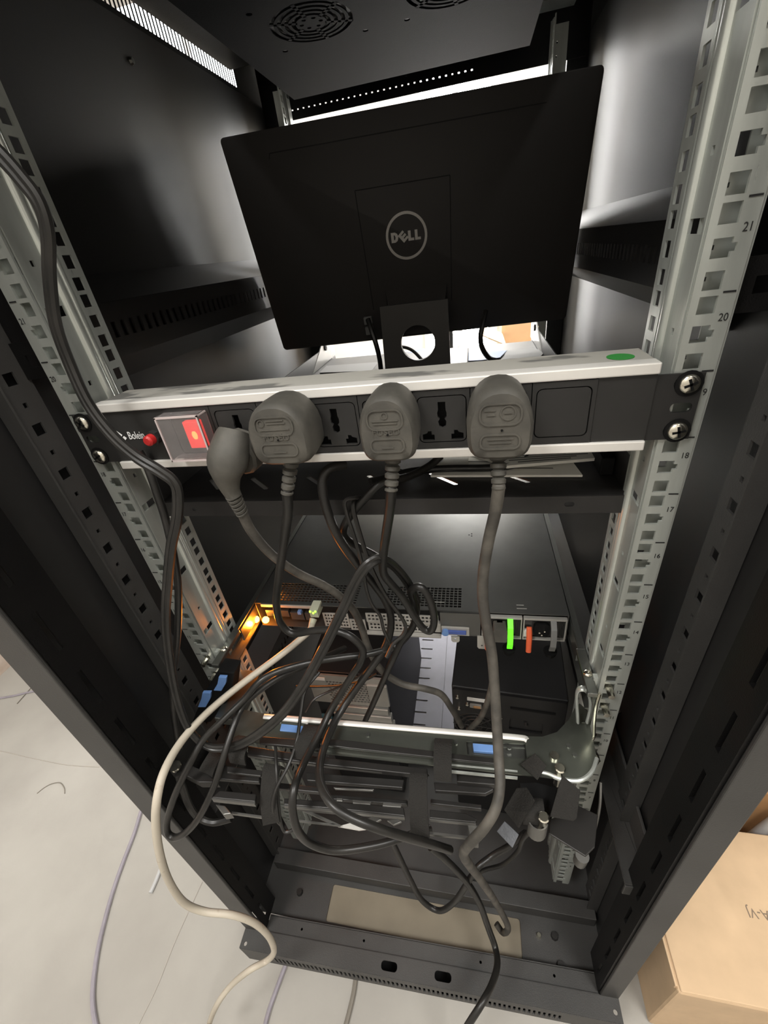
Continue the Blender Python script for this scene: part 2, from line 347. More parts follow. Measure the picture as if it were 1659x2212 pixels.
# intermediate frame posts with square and round holes
for sx in (-1, 1):
    x = -0.2835 if sx < 0 else 0.2825
    hs = []
    for k in range(27):
        z = -0.86 + U * k
        hs.append((-0.008, 0.002, z, z + 0.0105)); hs.append((-0.005, -0.001, z + 0.025, z + 0.0295))
    y0, y1 = (-0.020, 0.014)
    B().grid([y0, y1], [-0.88, 0.40], hs, YZ(x), -0.001, 0.001).build('frame_post', 'frame', cab)
    B().box(x - 0.008, x + 0.008, y0 - 0.0015, y0 + 0.0005, -0.88, 0.40).build('frame_post', 'frame', cab)
    B().box(x + sx * 0.0075 - 0.001, x + sx * 0.0075 + 0.001, y0, y1 + 0.004, -0.88, 0.40).build('frame_post_back', 'paint', cab)
# depth braces with a row of slots
def brace(x_in, x_out, zc, y0, y1, h=0.05):
    s = 1 if x_in > 0 else -1
    b = B(); hs = [(y, y + 0.0065, zc - 0.007, zc + 0.008) for y in [y0 + 0.012 + 0.0135 * k for k in range(int((y1 - y0 - 0.02) / 0.0135))]]
    b.grid([y0, y1], [zc - h/2, zc + h/2], hs, YZ(x_in), -0.001, 0.001)
    for sg in (-1, 1):
        zi = zc + sg * h / 2; zo = zc + sg * (h / 2 + 0.026)
        b.hexa([(x_in, y0, zi), (x_out, y0, zo), (x_out, y0, zo + 0.0015), (x_in, y0, zi + 0.0015)], [(x_in, y1, zi), (x_out, y1, zo), (x_out, y1, zo + 0.0015), (x_in, y1, zi + 0.0015)])
    b.build('depth_brace', 'panel', cab)
brace(-0.266, -0.2945, 0.052, 0.085, 0.72); brace(0.262, 0.2905, 0.055, 0.085, 0.72)
brace(-0.266, -0.2945, -0.53, 0.03, 0.72); brace(0.262, 0.2905, -0.53, 0.08, 0.72)
b = B(); b.box(0.262, 0.2885, -0.085, 0.10, -0.555, -0.552); b.box(0.285, 0.2885, -0.085, 0.10, -0.555, -0.51); b.box(0.262, 0.2885, -0.088, -0.085, -0.575, -0.552)
b.build('lower_brace', 'frame', cab, bevel=0.0008)
b = B(); b.box(-0.2885, -0.262, -0.085, 0.10, -0.555, -0.552); b.box(-0.2885, -0.285, -0.085, 0.10, -0.555, -0.51); b.build('lower_brace', 'frame', cab, bevel=0.0008)
for zz in (0.235, 0.06):
    for sx in (-1, 1):
        x0, x1 = (-0.283, -0.249) if sx < 0 else (0.250, 0.283)
        b = B(); b.grid([x0, x1], [zz - 0.03, zz], [(x0 + 0.010, x0 + 0.0195, zz - 0.02, zz - 0.0105)], XZ(0.012), -0.001, 0.001).build('rail_bracket', 'paint', cab)
# mounting posts: front flange with square holes, ribbed web, second hole strip
def rail(sx, y0, dirn, marks):
    xh = 0.23256 * sx; xi = 0.2235 * sx; xo = 0.2465 * sx
    zb, zt = -19 * U + 0.002, 8 * U - 0.002
    hs = []
    for k in range(27):
        for q, off in enumerate((0.00635, 0.022225, 0.0381)):
            z = -19 * U + k * U + off; hs.append((min(xh-0.0048, xh+0.0048), max(xh-0.0048, xh+0.0048), z - 0.0048, z + 0.0048))
            if q == 1:
                a, c = sorted((xh + sx * 0.0048, xh + sx * 0.0073)); hs.append((a, c, z - 0.0021, z + 0.0021))
    p = B().grid(sorted((xi, xo)), [zb, zt], hs, XZ(y0), -0.0009, 0.0009).build('mounting_post', 'zinc', cab, bevel=0.0)
    # outer return edge, web with slots, rib and second hole strip
    B().box(min(xo, xo + sx*0.0015), max(xo, xo + sx*0.0015), min(y0, y0 + dirn*0.012), max(y0, y0 + dirn*0.012), zb, zt).build('post_edge', 'zinc', p)
    ys = sorted((y0 + dirn * 0.002, y0 + dirn * 0.036)); hs = []
    for k in range(14):
        z = -19 * U + 0.03 + k * 2 * U
        a, c = sorted((y0 + dirn * 0.004, y0 + dirn * 0.022)); hs.append((a, c, z, z + 0.0075))
        a, c = sorted((y0 + dirn * 0.011, y0 + dirn * 0.0145)); hs.append((a, c, z + 0.035, z + 0.039))
    B().grid(ys, [zb, zt], hs, YZ(xi), -0.0008, 0.0008).build('post_web', 'zinc', p)
    b = B()
    for c, r in ((0.027, 0.0042), (0.0345, 0.0028)):
        ring = [(xi - sx * r * math.sin(math.pi * k / 8), y0 + dirn * (c - r * math.cos(math.pi * k / 8))) for k in range(9)]
        b.loft([[(x, y, zb) for x, y in ring], [(x, y, zt) for x, y in ring]], caps=False)
    b.build('post_rib', 'zinc', p, smooth=True)
    hs = []
    for k in range(27):
        for off in (0.00635, 0.022225, 0.0381):
            z = -19 * U + k * U + off; a, c = sorted((y0 + dirn * 0.0415, y0 + dirn * 0.051)); hs.append((a, c, z - 0.0048, z + 0.0048))
    B().grid(sorted((y0 + dirn * 0.038, y0 + dirn * 0.056)), [zb, zt], hs, YZ(xi - sx * 0.001), -0.0008, 0.0008).build('post_side_strip', 'zinc', p)
    hs = []
    for k in range(27):
        z = -19 * U + k * U
        hs.append((min(xh-0.0052, xh+0.0052), max(xh-0.0052, xh+0.0052), z + 0.0165, z + 0.028) if k % 2 else (xh - 0.001, xh + 0.001, z + 0.021, z + 0.0235))
        hs.append((xh - 0.001, xh + 0.001, z + 0.0052, z + 0.0075))
    B().grid(sorted((xi, xo)), [zb, zt], hs, XZ(y0 + dirn * 0.011), -0.0006, 0.0006).build('post_backing', 'zinc', p)
    # printed unit marks
    if marks:
        th = 0.00015; yy = y0 - 0.00115; tick = None
        for n in range(2, 27):
            z = -19 * U + n * U; a, c = sorted((0.2390 * sx, 0.2455 * sx))
            if tick is None: tick = B().box(a, c, yy - th, yy, z - 0.0005, z + 0.0005).build('unit_tick', 'ink', p); zt0 = z
            else: sharecopy(tick, (0, 0, z - zt0), p)
            z2 = -19 * U + (n - 0.5) * U + 0.0085
            B().text(str(n), 0.0062, (lambda zz: (lambda u, v, w: (0.2427 * sx + u, yy - w, zz + v)))(z2), th, sx=0.85).build('unit_number', 'ink', p)
rail(1, 0.0, 1, True); rail(-1, 0.0, 1, True); rail(1, 0.70, -1, False); rail(-1, 0.70, -1, False)
# top front beam with a row of small holes
b = B(); hs = [(x, x + 0.0030, 0.3365, 0.3387) for x in [-0.27 + 0.0112 * k for k in range(34)]]
b.grid([-0.29, 0.287], [0.3235, 0.42], hs, XZ(0.745), -0.001, 0.001).build('top_front_beam', 'paint', cab)
B().box(0.10, 0.262, 0.70, 0.7435, 0.385, 0.392).build('top_front_lip', 'zinc', cab)
# fan plate
fp_hs = []
FANS = ((-0.078, 0.378), (0.078, 0.378), (-0.078, 0.22), (0.078, 0.22))
hol = []
for cx, cy in FANS:
    hol.append(circ(cx, cy, 0.0478, 40))
    for ax_, ay_ in ((-1,-1), (1,-1), (1,1), (-1,1)): hol.append(circ(cx + 0.0525 * ax_, cy + 0.0525 * ay_, 0.0036, 10))
fp = B().poly([(-0.186, 0.12), (0.184, 0.12), (0.184, 0.611), (-0.186, 0.611)], hol, 0.0014, XY(0.318)).build('fan_plate', 'fanplate', cab)
def grille(cx, cy):
    b = B(); n = 48; radii = [0.0430, 0.0392, 0.0347, 0.0309, 0.0264, 0.0226]
    for k in range(0, len(radii), 2):     # solid rings between open ones
        r1, r0 = radii[k], radii[k + 1]
        ring = [[(cx + r * math.cos(2*math.pi*i/n), cy + r * math.sin(2*math.pi*i/n), 0.318 + w) for i in range(n)] for r, w in ((r0, -0.0007), (r1, -0.0007), (r1, 0.0007), (r0, 0.0007), (r0, -0.0007))]
        b.loft(ring, caps=False)
    for s in range(6):
        a = math.pi / 3 * s + 0.4; d = Vector((math.cos(a), math.sin(a), 0)); t = Vector((-d.y, d.x, 0)) * 0.0022; c = Vector((cx, cy, 0.318))
        p, q = c + d * 0.016, c + d * 0.0490
        b.hexa([v - Vector((0,0,0.0007)) for v in (p - t, q - t, q + t, p + t)], [v + Vector((0,0,0.0007)) for v in (p - t, q - t, q + t, p + t)])
    hub = [circ(cx + 0.0115 * math.cos(math.pi/3*s), cy + 0.0115 * math.sin(math.pi/3*s), 0.0026, 8) for s in range(6)]
    b.poly(circ(cx, cy, 0.0180, 24), hub, 0.0014, XY(0.318)); b.build('fan_grille', 'fanplate', fp)
for cx, cy in FANS: grille(cx, cy)
for cx, cy in FANS: B().box(cx - 0.06, cx + 0.06, cy - 0.06, cy + 0.06, 0.3205, 0.358).build('fan', 'srvdark', fp)
b = B(); b.box(-0.186, -0.1845, 0.12, 0.611, 0.3187, 0.36); b.box(0.1825, 0.184, 0.12, 0.611, 0.3187, 0.36); b.box(-0.186, 0.184, 0.6095, 0.611, 0.3187, 0.36); b.build('fan_tray_sides', 'paint', fp)
B().box(-0.29, 0.287, 0.10, 0.62, 0.372, 0.376).build('inner_top_sheet', 'paint', cab)
# base
b = B(); b.xf = ROT
b.poly([(-0.2985, -0.146), (0.296, -0.146), (0.296, -0.1215), (-0.2985, -0.1215)],
       [rrect(-0.043, -0.134, 0.026, 0.0115, 0.005), rrect(0.042, -0.134, 0.026, 0.0115, 0.005), circ(-0.290, -0.140, 0.003, 10), circ(0.288, -0.136, 0.003, 10)], 0.002, XY(-0.875))
b.build('base_beam', 'frame', cab)
b = B(); b.xf = ROT
b.poly([(-0.262, -0.1215), (0.27, -0.1215), (0.27, -0.099), (-0.262, -0.099)], [circ(x, -0.1095, 0.002, 8) for x in (-0.2, -0.09, 0.1, 0.21)], 0.002, XY(-0.880))
b.box(-0.262, 0.27, -0.122, -0.1205, -0.881, -0.875); b.box(-0.262, 0.27, -0.0995, -0.0975, -0.902, -0.879)
b.build('base_lip', 'frame', cab)
b = B(); b.xf = ROT; b.box(-0.2975, 0.295, -0.144, -0.100, -0.9345, -0.9325); b.box(-0.2975, 0.295, -0.1025, -0.1005, -0.932, -0.903); b.build('base_beam_bottom', 'paint', cab)
b = B(); b.xf = ROT
hs = [(x, x + 0.0036, -0.921, -0.896) for x in [-0.242 + 0.0072 * k for k in range(64)]]
b.grid([-0.2985, 0.296], [-0.935, -0.876], hs, XZ(-0.1455), -0.001, 0.001).build('base_rear_grille', 'frame', cab)
b = B()
b.poly([(-0.295, -0.097), (0.291, -0.097), (0.291, 0.215), (-0.295, 0.215)], [rrect(0.0015, -0.067, 0.334, 0.052, 0.004)], 0.002, XY(-0.902)); b.build('base_plate', 'frame', cab)
B().box(-0.19, 0.19, -0.0965, -0.036, -0.9065, -0.9040).build('cable_entry_cover', 'khaki', cab)
b = B(); b.box(-0.282, 0.287, -0.034, -0.010, -0.899, -0.868); b.build('base_cross_beam', 'frame', cab, bevel=0.001)
b = B(); b.cyl((0.197, -0.058, -0.901), (0.197, -0.058, -0.894), 0.0045, 0.003, 10); b.build('base_bolt', 'chrome', cab)
for x, y in ((-0.225, -0.062), (0.222, -0.055), (0.226, -0.088)): B().cyl((x, y, -0.901), (x, y, -0.895), 0.006, 0.005, 8).build('base_bolt', 'arm', cab)
hs = [(-0.052, -0.020, y, y + 0.004) for y in [0.235 + 0.032 * k for k in range(16)]]
B().grid([-0.11, 0.20], [0.215, 0.80], hs + [(0.0185, 0.0192, 0.22, 0.79)], XY(-0.875), -0.001, 0.001).build('base_vent_panel', 'ventgrey', cab)
B().box(-0.295, 0.291, 0.76, 0.80, -0.93, -0.88).build('base_front_beam', 'frame', cab)
for x, y in ((-0.245, -0.118), (0.245, -0.108), (-0.245, 0.74), (0.245, 0.74)):
    b = B(); b.cyl((x, y, -0.937), (x, y, -0.975), 0.008); b.cyl((x, y, -0.976), (x, y, -0.9995), 0.019, 0.021); b.build('levelling_foot', 'arm', cab)

# ================================================================== power strip
YF = -0.006
ps = thing('power_strip', 'black and silver rack power strip screwed across the rear posts', 'power strip', (0, 0.015, -0.050))
B().box(-0.2118, 0.2132, 0.0045, 0.037, -0.0495, 0.0085).build('housing', 'alutop', ps, bevel=0.0006)
for z0, z1 in ((0.0018, 0.0090), (-0.0503, -0.0432)): B().box(-0.212, 0.2134, YF - 0.0015, 0.0044, z0, z1).build('aluminium_edge', 'alu', ps, bevel=0.0009)
B().box(-0.2115, -0.1476, YF + 0.0008, 0.0044, -0.0432, 0.0018).build('face_plate', 'abs', ps)
B().box(0.1786, 0.213, YF + 0.0008, 0.0044, -0.0432, 0.0018).build('face_plate', 'abs', ps)
BD = [-0.1475, -0.1065, -0.0655, -0.0245, 0.0155, 0.0565, 0.0965, 0.1375, 0.1785]
def module(i, kind):
    x0, x1 = BD[i] + 0.0003, BD[i + 1] - 0.0003; cx = (x0 + x1) / 2
    out = [(x0, -0.0425), (x1, -0.0425), (x1, 0.0012), (x0, 0.0012)]
    o = B().poly(out, [rrect(cx, -0.0205, 0.0352, 0.0352, 0.004)], 0.002, XZ(YF + 0.0008)).build('socket_module' if kind == 'socket' else 'module_frame', 'abs', ps)
    holes = []
    if kind == 'socket':
        holes = [rrect(cx, -0.0125, 0.0055, 0.0085, 0.0008), circ(cx, -0.0175, 0.0034, 12), circ(cx, -0.0235, 0.0030, 12)]
        holes = [[(cx - 0.0027, -0.0075), (cx + 0.0027, -0.0075), (cx + 0.0027, -0.0135), (cx + 0.0034, -0.0155), (cx + 0.0032, -0.0185), (cx + 0.0018, -0.0200), (cx + 0.0030, -0.0220), (cx + 0.0024, -0.0255),
                  (cx, -0.0268), (cx - 0.0024, -0.0255), (cx - 0.0030, -0.0220), (cx - 0.0018, -0.0200), (cx - 0.0032, -0.0185), (cx - 0.0034, -0.0155), (cx - 0.0027, -0.0135)]]
        for s in (-1, 1):
            holes.append([(cx + s*x, z) for x, z in ((0.0062, -0.0362), (0.0062, -0.0318), (0.0082, -0.0318), (0.0082, -0.0290), (0.0108, -0.0290), (0.0115, -0.0305), (0.0150, -0.0315), (0.0150, -0.0362))])
    B().poly(rrect(cx, -0.0205, 0.0338, 0.0338, 0.0036), holes, 0.002, XZ(YF + 0.0012)).build('socket_face' if kind == 'socket' else 'blank_face', 'abs', o)
    B().box(x0, x1, 0.002, 0.004, -0.0425, 0.0012).build('socket_well', 'absd', o)
module(0, 'switch')
for i in range(1, 7): module(i, 'socket')
module(7, 'blank')
# rocker switch, clear cover
swx = -0.127
b = B(); b.box(swx - 0.0035, swx + 0.0105, YF - 0.006, YF, -0.0315, -0.0085); b.build('rocker_switch', 'rocker', ps, bevel=0.001)
b = B(); b.ball((swx + 0.0045, YF - 0.0062, -0.020), 0.0032, sc=(0.8, 0.25, 1.2)); b.build('neon_indicator', 'neon', ps, smooth=True)
b = B()
cx0, cx1, cz0, cz1, yd = -0.1475, -0.1095, -0.0395, -0.0015, -0.0135
for a in ((cx0, cx1, YF - yd * 0 - 0.0135, YF - 0.0123, cz0, cz1), (cx0, cx1, YF - 0.0123, YF - 0.0005, cz1 - 0.0012, cz1), (cx0, cx1, YF - 0.0123, YF - 0.0005, cz0, cz0 + 0.0012), (cx1 - 0.0012, cx1, YF - 0.0123, YF - 0.0005, cz0 + 0.0012, cz1 - 0.0012)):
    b.box(*a)
cov = b.build('switch_cover', 'clear', ps, bevel=0.0004)
b = B()
for z in (cz0 + 0.0006, cz1 - 0.0006): b.box(cx0, cx1, YF - 0.0139, YF - 0.0124, z - 0.0007, z + 0.0007)
for x in (cx0 + 0.0006, cx1 - 0.0006): b.box(x - 0.0006, x + 0.0006, YF - 0.0139, YF - 0.0124, cz0, cz1)
b.box(cx1 - 0.0015, cx1 + 0.0003, YF - 0.0124, YF - 0.001, cz0, cz0 + 0.0012); b.box(cx1 - 0.0015, cx1 + 0.0003, YF - 0.0124, YF - 0.001, cz1 - 0.0012, cz1)
b.build('cover_rim', 'coveredge', cov)
# breaker button
b = B(); b.tube([(-0.166, YF + 0.001, -0.022), (-0.166, YF - 0.004, -0.022)], 0.0064, 8); b.build('button_nut', 'abs', ps)
b = B(); b.tube([(-0.166, YF - 0.004, -0.022), (-0.166, YF - 0.009, -0.022), (-0.166, YF - 0.0105, -0.022)], [0.0046, 0.0044, 0.003], 16); b.build('reset_button', 'redbtn', ps, smooth=True)
# maker's mark: square emblem and lettering
b = B(); b.text('Bolein', 0.0098, lambda u, v, w: (-0.1835 + u, YF + 0.0002 - w, -0.0200 + v), 0.0002, sx=0.66)
b.add([(-0.2005, YF - 0.0001, -0.0145), (-0.1965, YF - 0.0001, -0.0185), (-0.1985, YF - 0.0001, -0.0205), (-0.2025, YF - 0.0001, -0.0165)], [(0, 1, 2, 3)])
b.add([(-0.1985, YF - 0.0001, -0.0215), (-0.1955, YF - 0.0001, -0.0195), (-0.1935, YF - 0.0001, -0.0215), (-0.1965, YF - 0.0001, -0.0240)], [(0, 1, 2, 3)])
b.build('printed_mark', 'print', ps)
b = B(); b.poly(circ(0.1955, 0.0155, 0.0085, 24), [], 0.0002, XY(0.0088)); b.build('green_sticker', 'green', ps)
# mounting brackets and screws
def screw(x, y, z, r, parent):
    b = B(); n = 20
    rings = []
    for q, (rr, dy) in enumerate(((r, 0.0), (r, -0.0012), (r * 0.9, -0.0024), (r * 0.6, -0.0033), (r * 0.25, -0.0036))):
        rings.append([(x + rr * math.cos(2*math.pi*i/n), y + dy, z + rr * math.sin(2*math.pi*i/n)) for i in range(n)])
    b.loft(rings); o = b.build('screw', 'chrome', parent, smooth=True)
    b = B(); a = random.random() * 3
    for k in range(2):
        d = Vector((math.cos(a + k * math.pi / 2), 0, math.sin(a + k * math.pi / 2))); t = Vector((-d.z, 0, d.x)) * (r * 0.13); c = Vector((x, y - 0.0037, z)); d = d * (r * 0.62)
        b.hexa([c - d - t, c + d - t, c + d + t, c - d + t], [v + Vector((0, 0.0012, 0)) for v in (c - d - t, c + d - t, c + d + t, c - d + t)])
    b.build('cross_recess', 'absd', o)
    b = B(); b.loft([[(x + rr * math.cos(2*math.pi*i/n), y + dy, z + rr * math.sin(2*math.pi*i/n)) for i in range(n)] for rr, dy in ((r * 1.32, 0.0004), (r * 1.32, -0.0008), (r * 0.9, -0.001))]); b.build('washer', 'absd', o)
    return o
for sx in (-1, 1):
    xa, xb = sorted((0.2105 * sx, 0.2408 * sx))
    hs = [rrect(0.2305 * sx, -0.0065, 0.013, 0.0065, 0.003), rrect(0.2315 * sx, -0.0222, 0.013, 0.0065, 0.003), rrect(0.2305 * sx, -0.0378, 0.013, 0.0065, 0.003)]
    br = B().poly([(xa, -0.0443), (xb, -0.0443), (xb, 0.0), (xa, 0.0)], hs, 0.002, XZ(-0.0025)).build('mounting_bracket', 'bracket', ps)
    for z in (-0.0064, -0.0379): screw(0.2325 * sx, -0.0037, z, 0.0062, ps)

# ================================================================== plugs and their cords
def dshape(w, h, n=28):
    """rounded D outline: round shoulders on top, flatter below (centre 0,0)"""
    out = []
    for k in range(n):
        a = 2 * math.pi * k / n + math.pi / 2; c, s = math.cos(a), math.sin(a)
        e = 2.0 / (2.35 if s > 0 else 4.2)
        x = abs(c) ** (e) * (1 if c >= 0 else -1); z = abs(s) ** (e) * (1 if s >= 0 else -1)
        taper = 1.0 - 0.13 * max(0, z)
        out.append((x * w / 2 * taper, z * h / 2))
    return out
def strain(b, p0, p1, r0, r1, rings=5):
    pts, rr = [], []; p0, p1 = Vector(p0), Vector(p1); n = rings * 4
    for k in range(n + 1):
        t = k / n; r = r0 + (r1 - r0) * t
        if k % 4 == 2 and k > 1: r *= 0.64
        pts.append(p0 + (p1 - p0) * t); rr.append(r)
    return b.tube(pts, rr, 14, flat=0.8)
def bs_plug(cx, cz, w, h, dep, label, relief_end, cord, cordmat, r, marks):
    t = thing('plug_and_lead', label, 'plug', (cx, YF, cz - h / 2))
    b = B(); sh = dshape(w, h)
    prof = [(0.0, 0.93, -0.0), (0.002, 0.97, 0), (dep * 0.55, 1.0, 0), (dep * 0.82, 0.985, 0), (dep * 0.94, 0.94, 0), (dep, 0.86, 0), (dep + 0.0006, 0.6, 0)]
    b.loft([[(cx + x * f, YF - 0.001 - d, cz + z * f) for x, z in sh] for d, f, q in prof])
    pb = b.build('plug_body', 'rubber', t, smooth=True)
    b = B(); yy = YF - 0.001 - dep - 0.0009
    for k in range(2):     # raised outline panels on the plug's back
        ww, hh, zc = (w * 0.62, h * 0.30, cz + h * 0.17) if k == 0 else (w * 0.60, h * 0.22, cz - h * 0.20)
        lo = rrect(0, 0, ww, hh, hh * 0.42, 5); li = rrect(0, 0, ww - 0.0022, hh - 0.0022, hh * 0.42 - 0.0011, 5)
        b.poly([(cx + x, zc + z) for x, z in lo], [[(cx + x, zc + z) for x, z in li]], 0.0009, XZ(yy))
    for mk in marks:
        if mk[0] == 't': b.text(mk[1], mk[2], (lambda q: (lambda u, v, w: (cx + u, yy - w, cz + q + v)))(mk[3]), 0.0006)
        elif mk[0] == 'l': b.box(cx + mk[1], cx + mk[2], yy - 0.0003, yy + 0.0003, cz + mk[3] - 0.0004, cz + mk[3] + 0.0004)
        else:
            b.poly([(cx + mk[1] + x, cz + mk[2] + z) for x, z in circ(0, 0, mk[3], 20)], [[(cx + mk[1] + x, cz + mk[2] + z) for x, z in circ(0, 0, mk[3] - 0.0007, 20)]], 0.0006, XZ(yy))
    b.build('moulded_marks', 'rubber', pb)
    b = B(); b.poly(circ(cx + 0.001, cz - 0.002, 0.0008, 8), [], 0.0004, XZ(yy - 0.0003)); b.build('pin_hole', 'absd', pb)
    b = B(); s0 = Vector((cx, YF - 0.001 - dep * 0.55, cz - h * 0.47)); strain(b, s0, relief_end, 0.0075, 0.0060); b.build('strain_relief', 'rubber', t, smooth=True)
    pts = curve([s0 + (Vector(relief_end) - s0) * 0.9, Vector(relief_end)] + [at(*q) for q in cord])
    B().tube(pts, r, 10).build('cord', cordmat, t, smooth=True)
    return t
YB = -0.040
bs_plug(-0.0365, -0.0135, 0.0470, 0.0475, 0.035, 'rounded black three-pin plug and cord beside the red switch, second plug from the left', at(620, 1066, -0.034),
        [(622, 1110, -0.030), (612, 1180, -0.02), (602, 1250, -0.008), (597, 1305, 0.004), (606, 1345, 0.012), (632, 1368, 0.012), (680, 1362, 0.008), (720, 1361, 0.004), (757, 1375, 0.0), (783, 1402, 0.0),
         (779, 1430, -0.005), (760, 1460, -0.01), (716, 1532, -0.03), (685, 1594, -0.06), (655, 1651, -0.09), (637, 1698, -0.115), (632, 1748, -0.13), (644, 1795, -0.138), (672, 1822, -0.135), (725, 1837, -0.13), (800, 1828, -0.118), (862, 1812, -0.105), (930, 1790, -0.085)],
        'cable', 0.0042, (('o', -0.009, 0.0105, 0.0026), ('l', -0.005, 0.008, 0.0120), ('l', -0.005, 0.009, 0.0100), ('l', -0.011, 0.011, 0.0055), ('t', 'FUSED', 0.0070, -0.0002), ('l', -0.005, 0.005, -0.0115)))
bs_plug(0.0420, -0.0135, 0.0395, 0.0480, 0.035, 'rounded black three-pin plug and cord in the middle of the power strip', at(845, 1060, -0.036),
        [(842, 1100, -0.030), (834, 1155, -0.02), (828, 1200, -0.008), (828, 1236, 0.0), (842, 1258, 0.006), (868, 1288, 0.012), (895, 1332, 0.016), (915, 1358, 0.016), (931, 1362, 0.014), (938, 1340, 0.012), (932, 1305, 0.012), (918, 1277, 0.012), (903, 1267, 0.014),
         (888, 1277, 0.02), (893, 1300, 0.026), (898, 1330, 0.03), (889, 1358, 0.03), (868, 1384, 0.028), (848, 1425, 0.024), (826, 1475, 0.024), (804, 1525, 0.026), (785, 1568, 0.036), (772, 1620, 0.055)],
        'cable', 0.0040, (('o', 0.0, 0.0110, 0.0024), ('l', -0.009, 0.009, 0.0075), ('l', -0.008, 0.008, 0.0055), ('t', 'FUSED', 0.0066, -0.0002), ('l', -0.004, 0.004, -0.0115)))
bs_plug(0.1150, -0.0138, 0.0420, 0.0485, 0.036, 'dusty grey-black three-pin plug and cord, the rightmost plug on the power strip', at(1077, 1056, -0.038),
        [(1070, 1105, -0.036), (1056, 1165, -0.034), (1045, 1230, -0.034), (1043, 1290, -0.036), (1050, 1345, -0.04), (1062, 1410, -0.046), (1068, 1480, -0.056), (1073, 1560, -0.072), (1077, 1635, -0.09), (1080, 1695, -0.108), (1071, 1745, -0.122), (1047, 1787, -0.132),
         (1012, 1825, -0.136), (1001, 1845, -0.133), (1013, 1867, -0.122), (1038, 1900, -0.105), (1068, 1945, -0.09), (1092, 1988, -0.082), (1097, 2008, -0.079), (1086, 2014, -0.074), (1072, 1995, -0.066)],
        'cabled', 0.0046, (('o', 0.0045, 0.0090, 0.0048), ('l', -0.010, -0.003, 0.0110), ('l', -0.008, -0.003, 0.0080), ('l', 0.002, 0.007, 0.0090), ('l', -0.008, 0.008, -0.0080), ('l', -0.007, 0.007, -0.0105)))
# angled earthed plug, leftmost
t = thing('plug_and_lead', 'dusty angled round plug with ribbed cord leaning below the red switch', 'plug', at(490, 1050, -0.03))
b = B()
pp = [(505, 930, -0.016), (500, 955, -0.021), (494, 985, -0.027), (489, 1008, -0.030), (490, 1030, -0.031), (497, 1055, -0.031), (505, 1072, -0.031)]
b.tube(curve([at(*q) for q in pp], 3), [0.0125, 0.0138, 0.0148, 0.0155, 0.0162, 0.0168, 0.0172, 0.0170, 0.0168, 0.0160, 0.0150, 0.0138, 0.0124, 0.0110, 0.0098, 0.0088, 0.0080, 0.0076, 0.0074], 14, flat=0.85)
pb = b.build('plug_body', 'rubber', t, smooth=True, bevel=0.0)
c = at(512, 965, -0.012); b = B()
d = Vector((-0.25, -1, -0.1)).normalized()
b.tube([c + Vector((0.004, 0.006, -0.004)), c + Vector((0.004, 0.006, -0.004)) + d * 0.011, c + Vector((0.004, 0.006, -0.004)) + d * 0.013], [0.0185, 0.0185, 0.0165], 12); b.build('plug_flange', 'rubber', t, smooth=True)
b = B(); p1, p2 = at(503, 1068, -0.031), at(523, 1108, -0.028); strain(b, p1, p2, 0.0076, 0.0060); b.build('strain_relief', 'rubber', t, smooth=True)
B().tube(curve([p1 + (p2 - p1) * 0.9, p2] + [at(*q) for q in [(545, 1150, -0.022), (587, 1198, -0.012), (640, 1236, 0.0), (700, 1265, 0.015), (738, 1291, 0.025), (765, 1320, 0.034), (782, 1358, 0.04), (798, 1405, 0.04), (826, 1450, 0.04), (868, 1477, 0.04), (918, 1488, 0.04), (953, 1500, 0.045), (975, 1530, 0.055), (997, 1568, 0.075)]]), 0.0044, 10).build('cord', 'cabled', t, smooth=True)

# ================================================================== monitor
MC = Vector((0.0036, 0.4845, 0.1012)); ma, mb_ = 0.0795, -0.2113
ux = Vector((math.cos(ma), math.sin(ma), 0)); nn = Vector((-math.sin(ma), math.cos(ma), 0))
uz = Vector((0, 0, 1)) * math.cos(mb_) + nn * math.sin(mb_); un = ux.cross(uz) * 1.0          # un points back, towards the camera side
if un.y > 0: un = -un
mf = lambda off: (lambda u, v, w: MC + ux * u + uz * v + un * (off + w))
mo = thing('monitor', 'black flat-panel monitor seen from behind with round silver logo', 'monitor', (0.0, 0.50, -0.104))
mw_, mh_ = 0.5133, 0.3066
b = B(); sh = rrect(0, 0, mw_, mh_, 0.006, 4)
prof = [(-0.034, 0.985), (-0.012, 0.992), (-0.004, 1.0), (-0.0012, 1.0), (0.0, 0.994)]
b.loft([[MC + ux * x * f + uz * z * (1 - (1 - f) * 1.6) + un * d for x, z in sh] for d, f in prof])
b.build('back_shell', 'monitor', mo, smooth=True)
B().poly(rrect(0, 0, mw_ - 0.006, mh_ - 0.006, 0.004), [], 0.002, mf(-0.0412)).build('screen', 'srvdark', mo)
b = B()
def line(x0, z0, x1, z1, t=0.0007):
    d = Vector((x1 - x0, z1 - z0)).normalized(); q = Vector((-d.y, d.x)) * t
    b.poly([(x0 - q.x, z0 - q.y), (x1 - q.x, z1 - q.y), (x1 + q.x, z1 + q.y), (x0 + q.x, z0 + q.y)], [], 0.0006, mf(0.0002))
line(-0.19, 0.128, 0.19, 0.128); line(-0.19, 0.128, -0.192, 0.122)
line(-0.076, 0.070, 0.064, 0.070); line(-0.076, 0.070, -0.074, -0.10); line(0.064, 0.070, 0.062, -0.10)
b.build('shell_grooves', 'groove', mo)
LX, LZ = -0.0055, 0.0035
b = B(); b.poly([(LX + x, LZ + z) for x, z in circ(0, 0, 0.0325, 48)], [[(LX + x, LZ + z) for x, z in circ(0, 0, 0.0288, 48)]], 0.001, mf(0.0008))
def glyph(pl, hs=()): b.poly([(LX + x, LZ + z) for x, z in pl], [[(LX + x, LZ + z) for x, z in h] for h in hs], 0.001, mf(0.0008))
